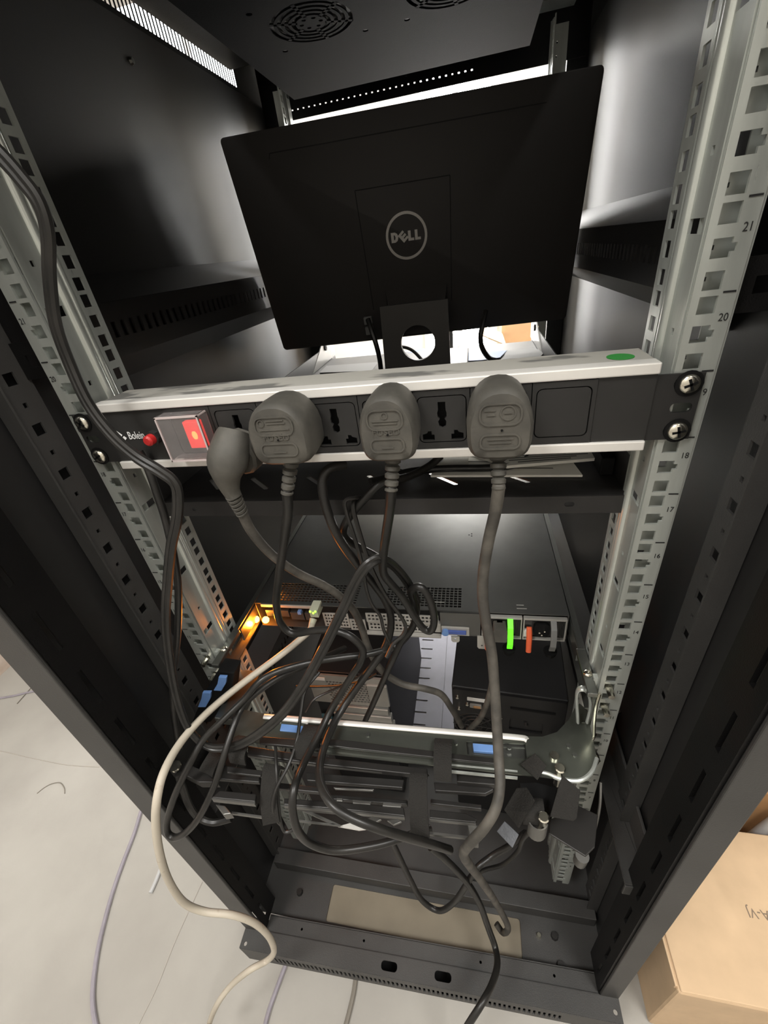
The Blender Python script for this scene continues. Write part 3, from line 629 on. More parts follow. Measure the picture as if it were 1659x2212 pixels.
glyph([(-0.0242, -0.0068), (-0.0180, -0.0068), (-0.0145, -0.0048), (-0.0128, 0.0), (-0.0145, 0.0048), (-0.0180, 0.0068), (-0.0242, 0.0068)], [[(-0.0200, -0.0035), (-0.0182, -0.0030), (-0.0172, 0.0), (-0.0182, 0.0030), (-0.0200, 0.0035)]])
def rotp(pl, cx, cz, a): return [(cx + x * math.cos(a) - z * math.sin(a), cz + x * math.sin(a) + z * math.cos(a)) for x, z in pl]
glyph(rotp([(-0.0050, -0.0068), (0.0052, -0.0068), (0.0052, -0.0034), (-0.0010, -0.0034), (-0.0010, -0.0017), (0.0052, -0.0017), (0.0052, 0.0017), (-0.0010, 0.0017), (-0.0010, 0.0034), (0.0052, 0.0034), (0.0052, 0.0068), (-0.0050, 0.0068)], -0.0052, -0.0002, 0.70))
for x in (0.0026, 0.0132): glyph([(x, -0.0068), (x + 0.0090, -0.0068), (x + 0.0090, -0.0034), (x + 0.0042, -0.0034), (x + 0.0042, 0.0068), (x, 0.0068)])
b.build('logo', 'logo', mo)
# neck with round cable hole and foot
nf = lambda u, v, w: Vector((u, 0.462 + w - 0.10 * (v + 0.04), v))
B().poly([(-0.0515, 0.012), (0.0605, 0.012), (0.0600, -0.098), (-0.0565, -0.098)], [circ(0.0065, -0.0515, 0.0290, 40)], 0.009, nf).build('stand_neck', 'stand', mo, smooth=False, bevel=0.0008)
B().box(-0.085, 0.090, 0.445, 0.600, -0.1045, -0.094).build('stand_foot', 'stand', mo, bevel=0.002)
b = B(); p = [MC + uz * -0.145 + un * 0.012, Vector((0.004, 0.455, 0.0))]
b.hexa([MC + ux * x + uz * z + un * -0.002 for x, z in ((-0.05, -0.15), (0.055, -0.15), (0.055, -0.07), (-0.05, -0.07))], [MC + ux * x + uz * z + un * 0.024 for x, z in ((-0.045, -0.14), (0.05, -0.14), (0.05, -0.09), (-0.045, -0.09))])
b.build('neck_mount', 'monitor', mo)
for x0, x1, z0, z1 in ((-0.092, -0.078, -0.118, -0.106), (-0.092, -0.078, -0.136, -0.123)):
    B().poly(rrect((x0 + x1) / 2, (z0 + z1) / 2, x1 - x0, z1 - z0, 0.001), [], 0.006, mf(0.0135)).build('port', 'greyhandle', mo)
tag(B().tube(path([(795, 690, 0.472), (803, 715, 0.460), (813, 745, 0.455), (820, 775, 0.46), (823, 800, 0.47)]), 0.0045, 8).build('video_cable', 'cable', smooth=True), 'black video cable hanging from the left of the monitor underside', 'cable')
tag(B().tube(path([(1049, 672, 0.475), (1043, 700, 0.458), (1038, 728, 0.452), (1042, 752, 0.458), (1056, 773, 0.475), (1070, 778, 0.49)]), 0.0042, 8).build('monitor_power_cable', 'cable', smooth=True), 'black power cable hanging in an arc right of the monitor stand', 'cable')
tag(B().tube(path([(850, 752, 0.51), (872, 750, 0.515), (892, 758, 0.515), (912, 778, 0.51), (925, 792, 0.50)]), 0.003, 8).build('thin_signal_cable', 'cable', smooth=True), 'thin black cable seen through the round hole of the monitor stand', 'cable')

# ================================================================== shelf under the power strip, with booklets and film
SZ = -0.106
sh_ = thing('rack_shelf', 'black steel rack shelf with slanted slots below the power strip', 'shelf', (0, 0.34, -0.121))
slots = []
for x0, y0, x1, y1 in ((-0.139, 0.075, -0.112, 0.051), (-0.074, 0.075, -0.050, 0.053), (-0.008, 0.075, 0.010, 0.056), (0.056, 0.076, 0.082, 0.052), (0.120, 0.076, 0.147, 0.053), (-0.19, 0.075, -0.168, 0.053)):
    d = Vector((x1 - x0, y1 - y0)).normalized(); q = Vector((-d.y, d.x)) * 0.0027
    slots.append([(x0 - q.x, y0 - q.y), (x1 - q.x, y1 - q.y), (x1 + d.x * 0.002, y1 + d.y * 0.002), (x1 + q.x, y1 + q.y), (x0 + q.x, y0 + q.y), (x0 - d.x * 0.002, y0 - d.y * 0.002)])
for k in range(5):
    for j in range(3):
        x0 = -0.16 + 0.07 * k; y0 = 0.20 + 0.12 * j; slots.append([(x0, y0), (x0 + 0.03, y0 - 0.026), (x0 + 0.034, y0 - 0.022), (x0 + 0.004, y0 + 0.004)])
B().poly([(-0.2205, 0.027), (0.2215, 0.027), (0.2215, 0.665), (-0.2205, 0.665)], slots, 0.0014, XY(SZ)).build('shelf_plate', 'shelf', sh_)
B().poly([(-0.2205, -0.1225), (0.2215, -0.1225), (0.2215, -0.1055), (-0.2205, -0.1055)], [rrect(-0.185, -0.1145, 0.004, 0.0035, 0.0015), rrect(0.178, -0.1135, 0.008, 0.0042, 0.002)], 0.0014, XZ(0.0265)).build('shelf_lip', 'shelf', sh_, bevel=0.0005)
for x in (-0.2212, 0.2222):
    B().box(x - 0.0008, x + 0.0008, 0.03, 0.70, -0.130, -0.075).build('shelf_side', 'shelf', sh_)
for sx in (-1, 1):
    b = B(); x = 0.2205 * sx
    b.hexa([(x - 0.001, 0.53, -0.104), (x - 0.001, 0.70, -0.104), (x - 0.001, 0.70, -0.045), (x - 0.001, 0.66, -0.045)], [(x + 0.001, 0.53, -0.104), (x + 0.001, 0.70, -0.104), (x + 0.001, 0.70, -0.045), (x + 0.001, 0.66, -0.045)])
    b.build('shelf_ear', 'armgrey', sh_)
    b = B(); b.tube([(x - sx * 0.001, 0.635, -0.075), (x - sx * 0.003, 0.635, -0.075)], 0.006, 12); b.build('ear_hole_plug', 'absd', sh_)
b = B(); b.box(0.208, 0.219, 0.06, 0.19, -0.1045, -0.088); b.build('shelf_latch', 'absd', sh_, bevel=0.001)
b = B(); b.box(0.2085, 0.2175, 0.075, 0.15, -0.0878, -0.084); b.build('latch_cap', 'greyhandle', sh_, bevel=0.001)
def booklet(name, pxs, z, th, label, lines):
    t = thing(name, label, 'booklet', atz(*pxs[0], z - th))
    b = B(); slab(b, pxs, z, th); b.build('pages', 'paper', t, bevel=0.0003)
    b = B()
    for k in range(lines):
        f = (k + 0.8) / (lines + 1)
        P = [Vector(pxs[i]) for i in range(4)]
        a = P[0].lerp(P[3], f); c = P[1].lerp(P[2], f); a2 = a.lerp(c, 0.08 + 0.1 * random.random()); c2 = a.lerp(c, 0.7 + 0.25 * random.random())
        pa, pc = atz(a2.x, a2.y, z + 0.0001), atz(c2.x, c2.y, z + 0.0001); q = Vector((0, 0.0011, 0))
        b.add([pa - q, pc - q, pc + q, pa + q], [(0, 1, 2, 3)])
    b.build('printed_lines', 'paperprint', t); return t
booklet('booklet', [(955, 985), (1232, 990), (1259, 1026), (930, 1027)], SZ + 0.0032, 0.0022, 'flat grey booklet lying lowest on the shelf behind the plugs', 2)
booklet('booklet', [(1000, 972), (1258, 964), (1302, 988), (1095, 1006)], SZ + 0.009, 0.003, 'folded printed leaflet lying askew on top of the booklet, reaching furthest right', 7)
booklet('booklet', [(930, 962), (1010, 960), (1012, 1004), (937, 1003)], SZ + 0.0056, 0.0018, 'blank cream sheet behind the middle plug on the shelf', 1)
b = B(); random.seed(3)
c0 = atz(905, 998, SZ + 0.004); ring = []
for k in range(4):
    r = 0.026 - 0.005 * k; ring.append([c0 + Vector((r * 1.1 * math.cos(a) * (0.8 + 0.3 * random.random()), r * 0.6 * math.sin(a), -0.003 + 0.006 * k + 0.002 * random.random())) for a in [2 * math.pi * i / 14 for i in range(14)]])
b.loft(ring); tag(b.build('plastic_bag', 'film', smooth=False), 'small crumpled clear plastic bag on the shelf behind the middle plug', 'bag')

# ================================================================== rack server
SX0, SX1, SY, ST, SB = -0.2085, 0.2105, 0.092, -0.3125, -0.3555
sv = thing('rack_server', 'slim grey rack server with perforated lid and lit indicator lamps', 'server', (0, 0.38, SB))
hs = []
hs = [(-0.1835 + 0.0054 * k, -0.1835 + 0.0054 * k + 0.0041, 0.0985 + 0.0047 * j, 0.0985 + 0.0047 * j + 0.0033) for k in range(23) for j in range(8)]
hs += [(-0.0205 + 0.0054 * k, -0.0205 + 0.0054 * k + 0.0041, 0.0985 + 0.0047 * j, 0.0985 + 0.0047 * j + 0.0033) for k in range(19) for j in range(8)]
B().grid([SX0, SX1], [SY, 0.68], hs, XY(ST), -0.0012, 0.0).build('top_cover', 'srvtop', sv)
b = B()
for dx, dy in ((0, 0), (0.004, 0.003), (0.004, -0.003)): b.box(0.089 + dx, 0.0913 + dx, 0.259 + dy, 0.2613 + dy, ST, ST + 0.0003)
b.build('lid_dots', 'srvdark', sv)
b = B()
for x, y, l in ((0.106, 0.099, 0.010), (0.106, 0.105, 0.009), (0.150, 0.1, 0.012), (0.150, 0.106, 0.009), (0.045, 0.106, 0.014)): b.box(x, x + l, y, y + 0.0012, ST, ST + 0.0003)
b.build('lid_marks', 'srvrear', sv)
b = B(); b.box(SX0, SX0 + 0.0012, SY, 0.68, SB, ST - 0.0012); b.box(SX1 - 0.0012, SX1, SY, 0.68, SB, ST - 0.0012); b.box(SX0, SX1, SY - 0.001, 0.68, SB - 0.001, SB); b.build('chassis', 'srvtop', sv)
B().box(SX0 + 0.002, SX1 - 0.002, 0.135, 0.67, SB + 0.001, ST - 0.004).build('inner_block', 'srvdark', sv)
def mesh_plate(x0, x1, z0, z1, y, nx, nz, name, m='srvrear', px=None):
    pw = (x1 - x0 - 0.004) / nx; ph = (z1 - z0 - 0.003) / nz
    h = [(x0 + 0.002 + pw * i + pw * 0.18, x0 + 0.002 + pw * (i + 1) - pw * 0.18, z0 + 0.0015 + ph * j + ph * 0.2, z0 + 0.0015 + ph * (j + 1) - ph * 0.2) for i in range(nx) for j in range(nz)]
    return B().grid([x0, x1], [z0, z1], h, XZ(y), -0.0006, 0.0006).build(name, m, sv)
B().box(-0.2, -0.112, SY - 0.001, SY + 0.004, -0.319, ST - 0.0013).build('io_top_rim', 'srvrear', sv, bevel=0.0006)
mesh_plate(-0.109, -0.072, -0.352, -0.325, SY - 0.001, 8, 4, 'vent_plate')
mesh_plate(-0.071, -0.049, -0.3545, -0.334, SY - 0.002, 4, 3, 'vent_plate')
mesh_plate(-0.045, 0.052, -0.332, -0.3165, SY - 0.006, 18, 2, 'slot_cover')
B().box(-0.045, 0.054, SY - 0.0055, SY + 0.001, -0.3345, -0.332).build('slot_sill', 'srvrear', sv)
mesh_plate(-0.045, 0.040, -0.3515, -0.336, SY - 0.003, 16, 2, 'slot_cover')
B().box(-0.048, 0.054, SY - 0.009, SY - 0.003, -0.3555, -0.3525).build('slot_sill', 'srvrear', sv, bevel=0.0004)
B().box(0.041, 0.054, SY - 0.002, SY, -0.3515, -0.336).build('slot_blank', 'srvrear', sv)
B().box(0.054, 0.105, SY - 0.003, SY + 0.001, -0.353, -0.3135).build('riser_panel', 'srvtop', sv)
B().box(0.055, 0.091, SY - 0.0055, SY - 0.003, -0.352, -0.337).build('latch_plate', 'srvrear', sv, bevel=0.0005)
b = B(); b.cyl((0.060, SY - 0.0055, -0.3445), (0.060, SY - 0.010, -0.3445), 0.0046, n=16); b.build('latch_knob', 'blue', sv)
B().box(0.063, 0.087, SY - 0.008, SY - 0.0055, -0.3475, -0.3415).build('latch_lever', 'bluedk', sv, bevel=0.0006)
for x, z0, z1, w in ((0.067, -0.366, -0.355, 0.011), (0.101, -0.376, -0.352, 0.012)):
    B().poly([(x, z0 + 0.003), (x + 0.002, z0), (x + w - 0.002, z0), (x + w, z0 + 0.003), (x + w, z1), (x, z1)], [circ(x + w / 2, z0 + 0.006, 0.0016, 10)], 0.0014, XZ(SY - 0.004)).build('hanging_tab', 'srvrear', sv)
# ports on the left
for x, w, h, zz in ((-0.198, 0.016, 0.012, -0.334), (-0.178, 0.016, 0.012, -0.334), (-0.160, 0.02, 0.014, -0.338), (-0.138, 0.012, 0.014, -0.338)):
    B().box(x, x + w, SY + 0.002, SY + 0.012, zz - h / 2, zz + h / 2).build('rear_port', 'psu', sv, bevel=0.0005)
B().box(-0.146, -0.141, SY - 0.002, SY + 0.004, -0.330, -0.325).build('blue_jack', 'blue', sv)
LEDS = []
for px, py in ((553, 1338), (574, 1339)):
    c = at(px, py, SY - 0.004); b = B(); b.ball(c, 0.0052); b.build('amber_indicator', 'amber', sv, smooth=True, label='glowing amber indicator lamp')
    LEDS.append(c)
c = (LEDS[0] + LEDS[1]) / 2
l = bpy.data.lights.new('amber_indicator_light', 'POINT'); l.energy = 0.42; l.color = (1.0, 0.25, 0.015); l.shadow_soft_size = 0.004
lo = bpy.data.objects.new('amber_indicator_light', l); COL.objects.link(lo); lo.location = c + Vector((0, -0.009, Z0))
# power supplies
def psu(x0, x1, green):
    o = B().grid([x0, x1], [-0.3545, -0.3165], [(x0 + 0.0015, x1 - 0.0015, -0.353, -0.3195)], XZ(SY - 0.001), -0.002, 0.003).build('power_supply', 'srvrear', sv, bevel=0.0003)
    B().box(x0 + 0.0015, x1 - 0.0015, SY + 0.002, SY + 0.006, -0.353, -0.3195).build('psu_face', 'psu', o)
    B().box(x0 + 0.001, x0 + 0.008, SY - 0.004, SY + 0.001, -0.349, -0.338).build('psu_label', 'labelw', o)
    B().box(x0 + 0.001, x0 + 0.010, SY - 0.003, SY + 0.002, -0.328, -0.321).build('latch_block', 'psu', o)
    x = x0 + 0.0075
    b = B(); b.tube([(x, SY - 0.002, -0.333), (x, SY - 0.009, -0.344), (x, SY - 0.012, -0.368)], [0.0032, 0.0036, 0.0034], 8, flat=0.6); b.build('release_tab', 'orange', o, smooth=True, label='orange release tab')
    cx = x0 + 0.0225
    b = B(); b.poly(rrect(cx, -0.3375, 0.019, 0.022, 0.006), [], 0.004, XZ(SY - 0.001)); b.build('inlet', 'absd', o)
    if green:
        b = B(); b.poly(rrect(cx, -0.3375, 0.017, 0.022, 0.003), [], 0.016, XZ(SY - 0.008)); b.build('inlet_plug', 'rubber', o)
    else:
        b = B()
        for dx, dz in ((-0.003, -0.001), (0.003, 0.0015), (0.0, -0.005)): b.cyl((cx + dx, SY - 0.003, -0.3375 + dz), (cx + dx, SY - 0.0065, -0.3375 + dz), 0.0011, n=8)
        b.build('inlet_pin', 'chrome', o)
    hx = x0 + 0.0315; hw = 0.0068
    b = B()
    prof = [(SY - 0.004, -0.3185), (SY - 0.013, -0.326), (SY - 0.017, -0.338), (SY - 0.018, -0.350), (SY - 0.014, -0.362)]
    for k in range(len(prof) - 1):
        (y0, z0), (y1, z1) = prof[k], prof[k + 1]
        b.hexa([(hx, y0, z0), (hx + hw, y0, z0), (hx + hw, y0 + 0.0022, z0), (hx, y0 + 0.0022, z0)], [(hx, y1, z1), (hx + hw, y1, z1), (hx + hw, y1 + 0.0022, z1), (hx, y1 + 0.0022, z1)])
    b.build('handle', 'lime' if green else 'greyhandle', o, label='lit lime green handle' if green else None)
    b = B(); b.tube([(hx + hw / 2, SY - 0.006, -0.370), (hx + hw / 2, SY - 0.006, -0.377)], [0.0085, 0.007], 12); b.build('cable_tie_base', 'absd', o)
    b = B()
    for k in range(4): b.box(x1 - 0.0065 + 0.0015 * k, x1 - 0.0058 + 0.0015 * k, SY - 0.0015, SY + 0.002, -0.351, -0.321)
    b.build('fan_slats', 'psu', o)
psu(0.1065, 0.1560, True); psu(0.1575, 0.2085, False)

# slide rails
for sx in (-1, 1):
    x = 0.2185 * sx; xa = 0.2125 * sx
    t = thing('slide_rail', 'galvanised slide rail running back along the %s of the grey server' % ('left side' if sx < 0 else 'right side'), 'rail', (x, 0.33, -0.353), 'server slide rails')
    a, c = sorted((x - 0.001 * sx, x + 0.001 * sx))
    hs = [(y, y + 0.05, -0.338, -0.330) for y in (0.02, 0.12, 0.24, 0.36, 0.48)]
    B().grid([-0.004, 0.69], [-0.352, -0.316], hs, YZ(x), -0.0008, 0.0008).build('outer_member', 'zinc2', t)
    for z in (-0.352, -0.317): a, c = sorted((x, x - sx * 0.006)); B().box(a, c, -0.004, 0.69, z - 0.0008, z + 0.0008).build('rail_flange', 'zinc2', t)
    a, c = sorted((xa, xa + sx * 0.003)); B().box(a, c, 0.05, 0.69, -0.343, -0.322).build('inner_member', 'zinc2', t, bevel=0.0006)
    a, c = sorted((x, x + sx * 0.012)); B().box(a, c, 0.004, 0.010, -0.355, -0.312).build('end_bracket', 'zinc', t)
    a, c = sorted((x - sx * 0.009, x + sx * 0.001)); B().box(a, c, -0.012, 0.045, -0.3215, -0.3155).build('latch_arm', 'zinc2', t, bevel=0.0008)
    b = B(); b.ball((x - sx * 0.004, 0.012, -0.3145), 0.0045, sc=(1, 1, 0.5)); b.build('rivet', 'chrome', t, smooth=True)
    for z in (-0.319, -0.350):
        b = B(); b.cyl((0.2325 * sx, -0.012, z), (0.2325 * sx, 0.006, z), 0.0032, 0.0042, 10); b.build('rail_stud', 'chrome', t)
# lever and wire on the right slide rail's end
t = thing('rail_latch', 'shiny hook-shaped latch with wire spring beside the lower right post', 'latch', (0.215, -0.02, -0.42))
b = B(); b.tube(path([(1248, 1560, -0.012), (1246, 1500, 0.0), (1258, 1487, 0.0), (1272, 1500, 0.0), (1275, 1530, -0.004), (1268, 1560, -0.01)]), 0.0035, 8, flat=0.5); b.build('hook', 'zinc', t, smooth=True)
b = B(); b.tube(path([(1296, 1498, -0.012), (1288, 1525, -0.014), (1284, 1560, -0.016), (1283, 1590, -0.02), (1278, 1600, -0.02)]), 0.0016, 6); b.build('spring_wire', 'chrome', t, smooth=True)
b = B(); b.tube(path([(1269, 1629, -0.03), (1280, 1622, -0.03), (1289, 1630, -0.03), (1292, 1642, -0.03), (1285, 1652, -0.032), (1276, 1650, -0.032), (1270, 1640, -0.032)]), 0.0017, 6); b.build('clip_ring', 'chrome', t, smooth=True)
b = B(); b.hexa([at(x, y, -0.006) for x, y in ((1256, 1560), (1268, 1560), (1284, 1640), (1276, 1650))], [at(x, y, -0.001) for x, y in ((1256, 1560), (1268, 1560), (1284, 1640), (1276, 1650))]); b.build('lever', 'zinc2', t)

# ================================================================== cable-arm support tray
TZ = -0.378
tr = thing('cable_arm_tray', 'greenish galvanised support tray with two blue latches below the server', 'tray', (0, -0.03, TZ - 0.012))
pl = [(505, 1530), (565, 1541), (820, 1562), (1000, 1577), (1120, 1591), (1172, 1592), (1203, 1582), (1228, 1556), (1242, 1530), (1252, 1520), (1268, 1535), (1281, 1600), (1289, 1638), (1277, 1668), (1252, 1686), (1212, 1683), (1120, 1674), (1000, 1661), (700, 1628), (500, 1596)]
q = [atz(x, y, TZ) for x, y in pl]
cuts = [[(p.x, p.y) for p in [atz(x, y, TZ) for x, y in ((1007, 1602), (1135, 1608), (1138, 1640), (1010, 1630))]]]
B().poly([(p.x, p.y) for p in q], cuts, 0.0016, XY(TZ)).build('tray_plate', 'tray', tr)
b = B(); b.tube([p + Vector((0, 0, 0.0035)) for p in path([(x, y, atz(x, y, TZ).y) for x, y in ((572, 1551), (820, 1572), (1000, 1587), (1120, 1597), (1138, 1602))])], 0.0034, 10, flat=0.55); b.build('rolled_ridge', 'alu', tr, smooth=True)  # real fold; its white highlight is put into the paler metal
b = B(); slab(b, [(1009, 1601), (1136, 1608), (1138, 1642), (1011, 1632)], TZ - 0.004, 0.0012); b.build('latch_recess', 'zinc2', tr)
b = B(); slab(b, [(1021, 1605), (1068, 1609), (1070, 1626), (1023, 1622)], TZ + 0.001, 0.004); b.build('latch_button', 'blue', tr, bevel=0.0006, label='blue latch button')
b = B(); slab(b, [(608, 1563), (655, 1568), (652, 1583), (604, 1578)], TZ + 0.002, 0.004); b.build('latch_button', 'blue', tr, bevel=0.0006, label='blue latch button')
b = B(); b.tube([p + Vector((0, 0, 0.002)) for p in path([(x, y, atz(x, y, TZ).y) for x, y in ((606, 1563), (612, 1558), (660, 1563), (663, 1569))])], 0.0012, 6); b.build('latch_rim', 'alu', tr, smooth=True)
b = B(); b.tube(path([(x, y, atz(x, y, TZ).y) for x, y in ((1140, 1664), (1180, 1671), (1212, 1683), (1252, 1686), (1278, 1667), (1289, 1638))]), 0.0022, 8); b.build('tray_rim', 'zinc', tr, smooth=True)
for y0 in (0, 22):
    b = B(); slab(b, [(975, 1650 + y0 * 0.6), (1118, 1664 + y0 * 0.6), (1118, 1668 + y0 * 0.6), (975, 1654 + y0 * 0.6)], TZ + 0.001, 0.003); b.build('tray_rib', 'zinc', tr)
for px, py in ((985, 1606), (1100, 1616), (1228, 1613), (1241, 1632), (795, 1589)):
    c = atz(px, py, TZ); b = B(); b.cyl(c, c + Vector((0, 0, 0.0025)), 0.0024, n=8); b.build('rivet', 'zinc2', tr)
c = atz(1197, 1636, TZ); b = B(); b.cyl(c, c + Vector((0, 0, 0.004)), 0.0045, n=14); b.build('stud', 'chrome', tr, smooth=True)
b = B(); b.box(-0.222, -0.19, -0.042, 0.03, -0.392, -0.3795); b.build('tray_end', 'zinc2', tr, bevel=0.001)
# left catch with blue tabs
t = thing('rail_catch', 'black plastic catch with two pale blue tabs on the left post', 'catch', at(455, 1530, -0.03))
b = B(); wslab(b, [(470, 1450), (505, 1455), (500, 1500), (455, 1560), (415, 1560), (440, 1500)], -0.022, 0.02); b.build('catch_body', 'absd', t, bevel=0.001)
for k, pts in enumerate(([(472, 1463), (489, 1464), (487, 1478), (478, 1493), (461, 1492), (469, 1479)], [(437, 1497), (455, 1497), (454, 1510), (444, 1528), (427, 1528), (434, 1511)])):
    b = B(); wslab(b, pts, -0.027, 0.004); b.build('blue_tab', 'blue', t, bevel=0.0006, label='pale blue tab')

# ================================================================== folded cable-management arm with straps
AZ = -0.392
am = thing('cable_management_unit', 'folded black cable-management arm with fabric straps below the server', 'cable arm', (0, -0.09, -0.45))
def bar(pxs, z, th, m='arm', nm='arm_bar', bev=0.0008):
    b = B(); slab(b, pxs, z, th); return b.build(nm, m, am, bevel=bev)
bar([(535, 1611), (700, 1636), (923, 1660), (923, 1676), (700, 1652), (535, 1630)], AZ, 0.008)
bar([(535, 1629), (700, 1650), (923, 1675), (923, 1679), (700, 1655), (535, 1633)], AZ - 0.003, 0.003, 'armgrey', 'arm_edge', 0)
bar([(989, 1670), (1074, 1682), (1074, 1696), (987, 1689)], AZ, 0.008)
bar([(937, 1689), (1067, 1698), (1066, 1706), (1048, 1715), (940, 1708)], AZ - 0.008, 0.006)
bar([(661, 1668), (873, 1684), (869, 1702), (663, 1686)], AZ - 0.010, 0.006)
bar([(613, 1724), (715, 1731), (872, 1744), (874, 1763), (746, 1749), (613, 1738)], AZ - 0.002, 0.012)
bar([(613, 1738), (874, 1763), (874, 1767), (613, 1742)], AZ - 0.004, 0.004, 'armgrey', 'arm_edge', 0)
bar([(474, 1707), (553, 1715), (551, 1732), (457, 1723)], AZ, 0.006)
bar([(457, 1723), (551, 1732), (550, 1737), (458, 1727)], AZ - 0.001, 0.006, 'armgrey', 'arm_edge', 0)
bar([(465, 1737), (485, 1740), (500, 1757), (482, 1760)], AZ - 0.02, 0.012, 'armgrey', 'arm_foot')
bar([(500, 1753), (566, 1762), (566, 1766), (500, 1757)], AZ - 0.03, 0.004, 'armgrey', 'arm_edge', 0)
bar([(928, 1748), (1006, 1756), (1031, 1768), (1028, 1777), (928, 1767)], AZ - 0.004, 0.006, 'arm')
bar([(928, 1766), (1028, 1776), (1028, 1781), (928, 1771)], AZ - 0.006, 0.004, 'armgrey', 'arm_edge', 0)
bar([(925, 1796), (1012, 1806), (1012, 1811), (925, 1802)], AZ - 0.032, 0.004, 'armgrey', 'arm_edge', 0)
bar([(1010, 1780), (1032, 1782), (1034, 1812), (1016, 1810)], AZ - 0.010, 0.022, 'armgrey', 'arm_end_cap')
for pts in ([(640, 1745), (655, 1746), (732, 1780), (718, 1781)], [(640, 1744), (728, 1754), (728, 1758), (640, 1749)], [(640, 1770), (735, 1781), (735, 1785), (640, 1774)]): bar(pts, AZ - 0.022, 0.002, 'armgrey', 'lattice_bar', 0)
bar([(730, 1785), (760, 1777), (800, 1790), (775, 1793)], AZ - 0.026, 0.002, 'alu', 'lattice_tip', 0)
for pts in ([(790, 1770), (805, 1763), (824, 1770), (808, 1778)], [(836, 1772), (860, 1768), (868, 1775), (850, 1782)], [(727, 1723), (740, 1724), (740, 1731), (727, 1730)], [(762, 1727), (802, 1731), (800, 1738), (762, 1735)], [(828, 1733), (868, 1737), (866, 1744), (826, 1741)], [(720, 1700), (808, 1704), (805, 1708), (724, 1704)]):
    bar(pts, AZ - 0.0005, 0.003, 'armgrey', 'arm_bracket', 0.0004)
bar([(690, 1594), (760, 1600), (1000, 1630), (1085, 1640), (1085, 1652), (1000, 1643), (760, 1617), (690, 1608)], TZ + 0.008, 0.004, 'arm', 'upper_bar')
bar([(560, 1590), (690, 1600), (690, 1618), (560, 1606)], TZ + 0.006, 0.004, 'arm', 'upper_bar')
bar([(440, 1650), (500, 1655), (560, 1665), (560, 1690), (440, 1680)], AZ - 0.012, 0.006)
bar([(490, 1655), (567, 1664), (563, 1677), (490, 1669)], AZ + 0.002, 0.003)
for pts in ([(600, 1690), (690, 1700), (690, 1712), (600, 1703)], [(700, 1715), (880, 1728), (880, 1738), (700, 1725)], [(930, 1725), (1040, 1738), (1040, 1748), (930, 1736)]): bar(pts, AZ - 0.02, 0.006)
# straps: bands wrapped around the arm
def strap(top, bot, depth, zt, fray=False, m='strap'):
    """band over the arm: top edge (2 px), bottom edge (2 px); wraps behind by depth"""
    a, c = [atz(x, y, zt) for x, y in top]; d, e = [atz(x, y, zt - depth) for x, y in bot]
    b = B(); n = 8; th = 0.0016; L = []; R = []
    for k in range(n + 1):
        f = k / n; bul = math.sin(f * math.pi) * 0.004
        L.append(a.lerp(d, f) + Vector((0, -bul, bul))); R.append(c.lerp(e, f) + Vector((0, -bul, bul)))
    L = [a + Vector((0, 0.012, -depth * 0.6))] + [a + Vector((0, 0.006, -0.001))] + L; R = [c + Vector((0, 0.012, -depth * 0.6))] + [c + Vector((0, 0.006, -0.001))] + R
    rings = [[L[k], R[k], R[k] + Vector((0, th, -th)), L[k] + Vector((0, th, -th))] for k in range(len(L))]
    b.loft(rings); return b.build('strap', m, am, smooth=True)
strap([(884, 1682), (922, 1684)], [(888, 1806), (928, 1810)], 0.030, AZ + 0.004)
strap([(937, 1611), (976, 1614)], [(938, 1686), (976, 1690)], 0.012, TZ + 0.014)
strap([(567, 1660), (602, 1667)], [(568, 1784), (604, 1776)], 0.036, AZ + 0.004)
strap([(501, 1602), (536, 1608)], [(497, 1648), (531, 1654)], 0.012, TZ + 0.008)
strap([(446, 1634), (475, 1638)], [(427, 1684), (458, 1697)], 0.014, AZ + 0.004)
strap([(652, 1576), (684, 1580)], [(630, 1637), (664, 1645)], 0.016, TZ + 0.012)
def leafstrap(pxz, m='strap', th=0.0018):
    b = B(); P = [atz(x, y, z) for x, y, z in pxz]; b.hexa([p - Vector((0, -th * 0.6, th)) for p in P], P); return b.build('strap', m, am, bevel=0.0004)
leafstrap([(1124, 1651, -0.372), (1156, 1627, -0.366), (1181, 1654, -0.366), (1161, 1686, -0.378)])
leafstrap([(1116, 1703, -0.385), (1138, 1701, -0.378), (1156, 1730, -0.372), (1140, 1755, -0.378), (1121, 1790, -0.392), (1089, 1750, -0.396)])
leafstrap([(1215, 1675, -0.374), (1254, 1708, -0.378), (1246, 1768, -0.392), (1238, 1774, -0.393), (1188, 1764, -0.388), (1205, 1705, -0.380)])
leafstrap([(1090, 1774, -0.40), (1121, 1803, -0.40), (1107, 1832, -0.408), (1073, 1796, -0.408)], 'straphook')
b = B(); ring = [(0.0, 0.0)]
c = atz(1150, 1752, -0.395)
rings = []
for k in range(13):
    a = math.radians(-40 + 250 * k / 12); rings.append([c + Vector((x, math.cos(a) * r_ * 1.0, math.sin(a) * r_)) for x, r_ in ((-0.010, 0.012), (0.010, 0.012), (0.010, 0.0105), (-0.010, 0.0105))])
b.loft(rings); b.build('strap_loop', 'strap', am, smooth=True)
bar([(1122, 1690), (1160, 1690), (1205, 1700), (1190, 1760), (1160, 1770), (1135, 1735)], AZ - 0.012, 0.008, 'absd', 'joint_block')
for (x, y), r in (((1210, 1659), 0.0052), ((1174, 1765), 0.0052)):
    c = atz(x, y, -0.368 if y < 1700 else -0.380); b = B(); b.tube([c - Vector((0, 0, 0.030)), c - Vector((0, 0, 0.002)), c], [r * 0.8, r * 0.8, r], 16); b.tube([c, c + Vector((0, 0, 0.001))], [r, r * 0.8], 16); b.build('hinge_pin', 'chrome', am, smooth=True)
b = B(); c = atz(1163, 1780, -0.392); rings = []
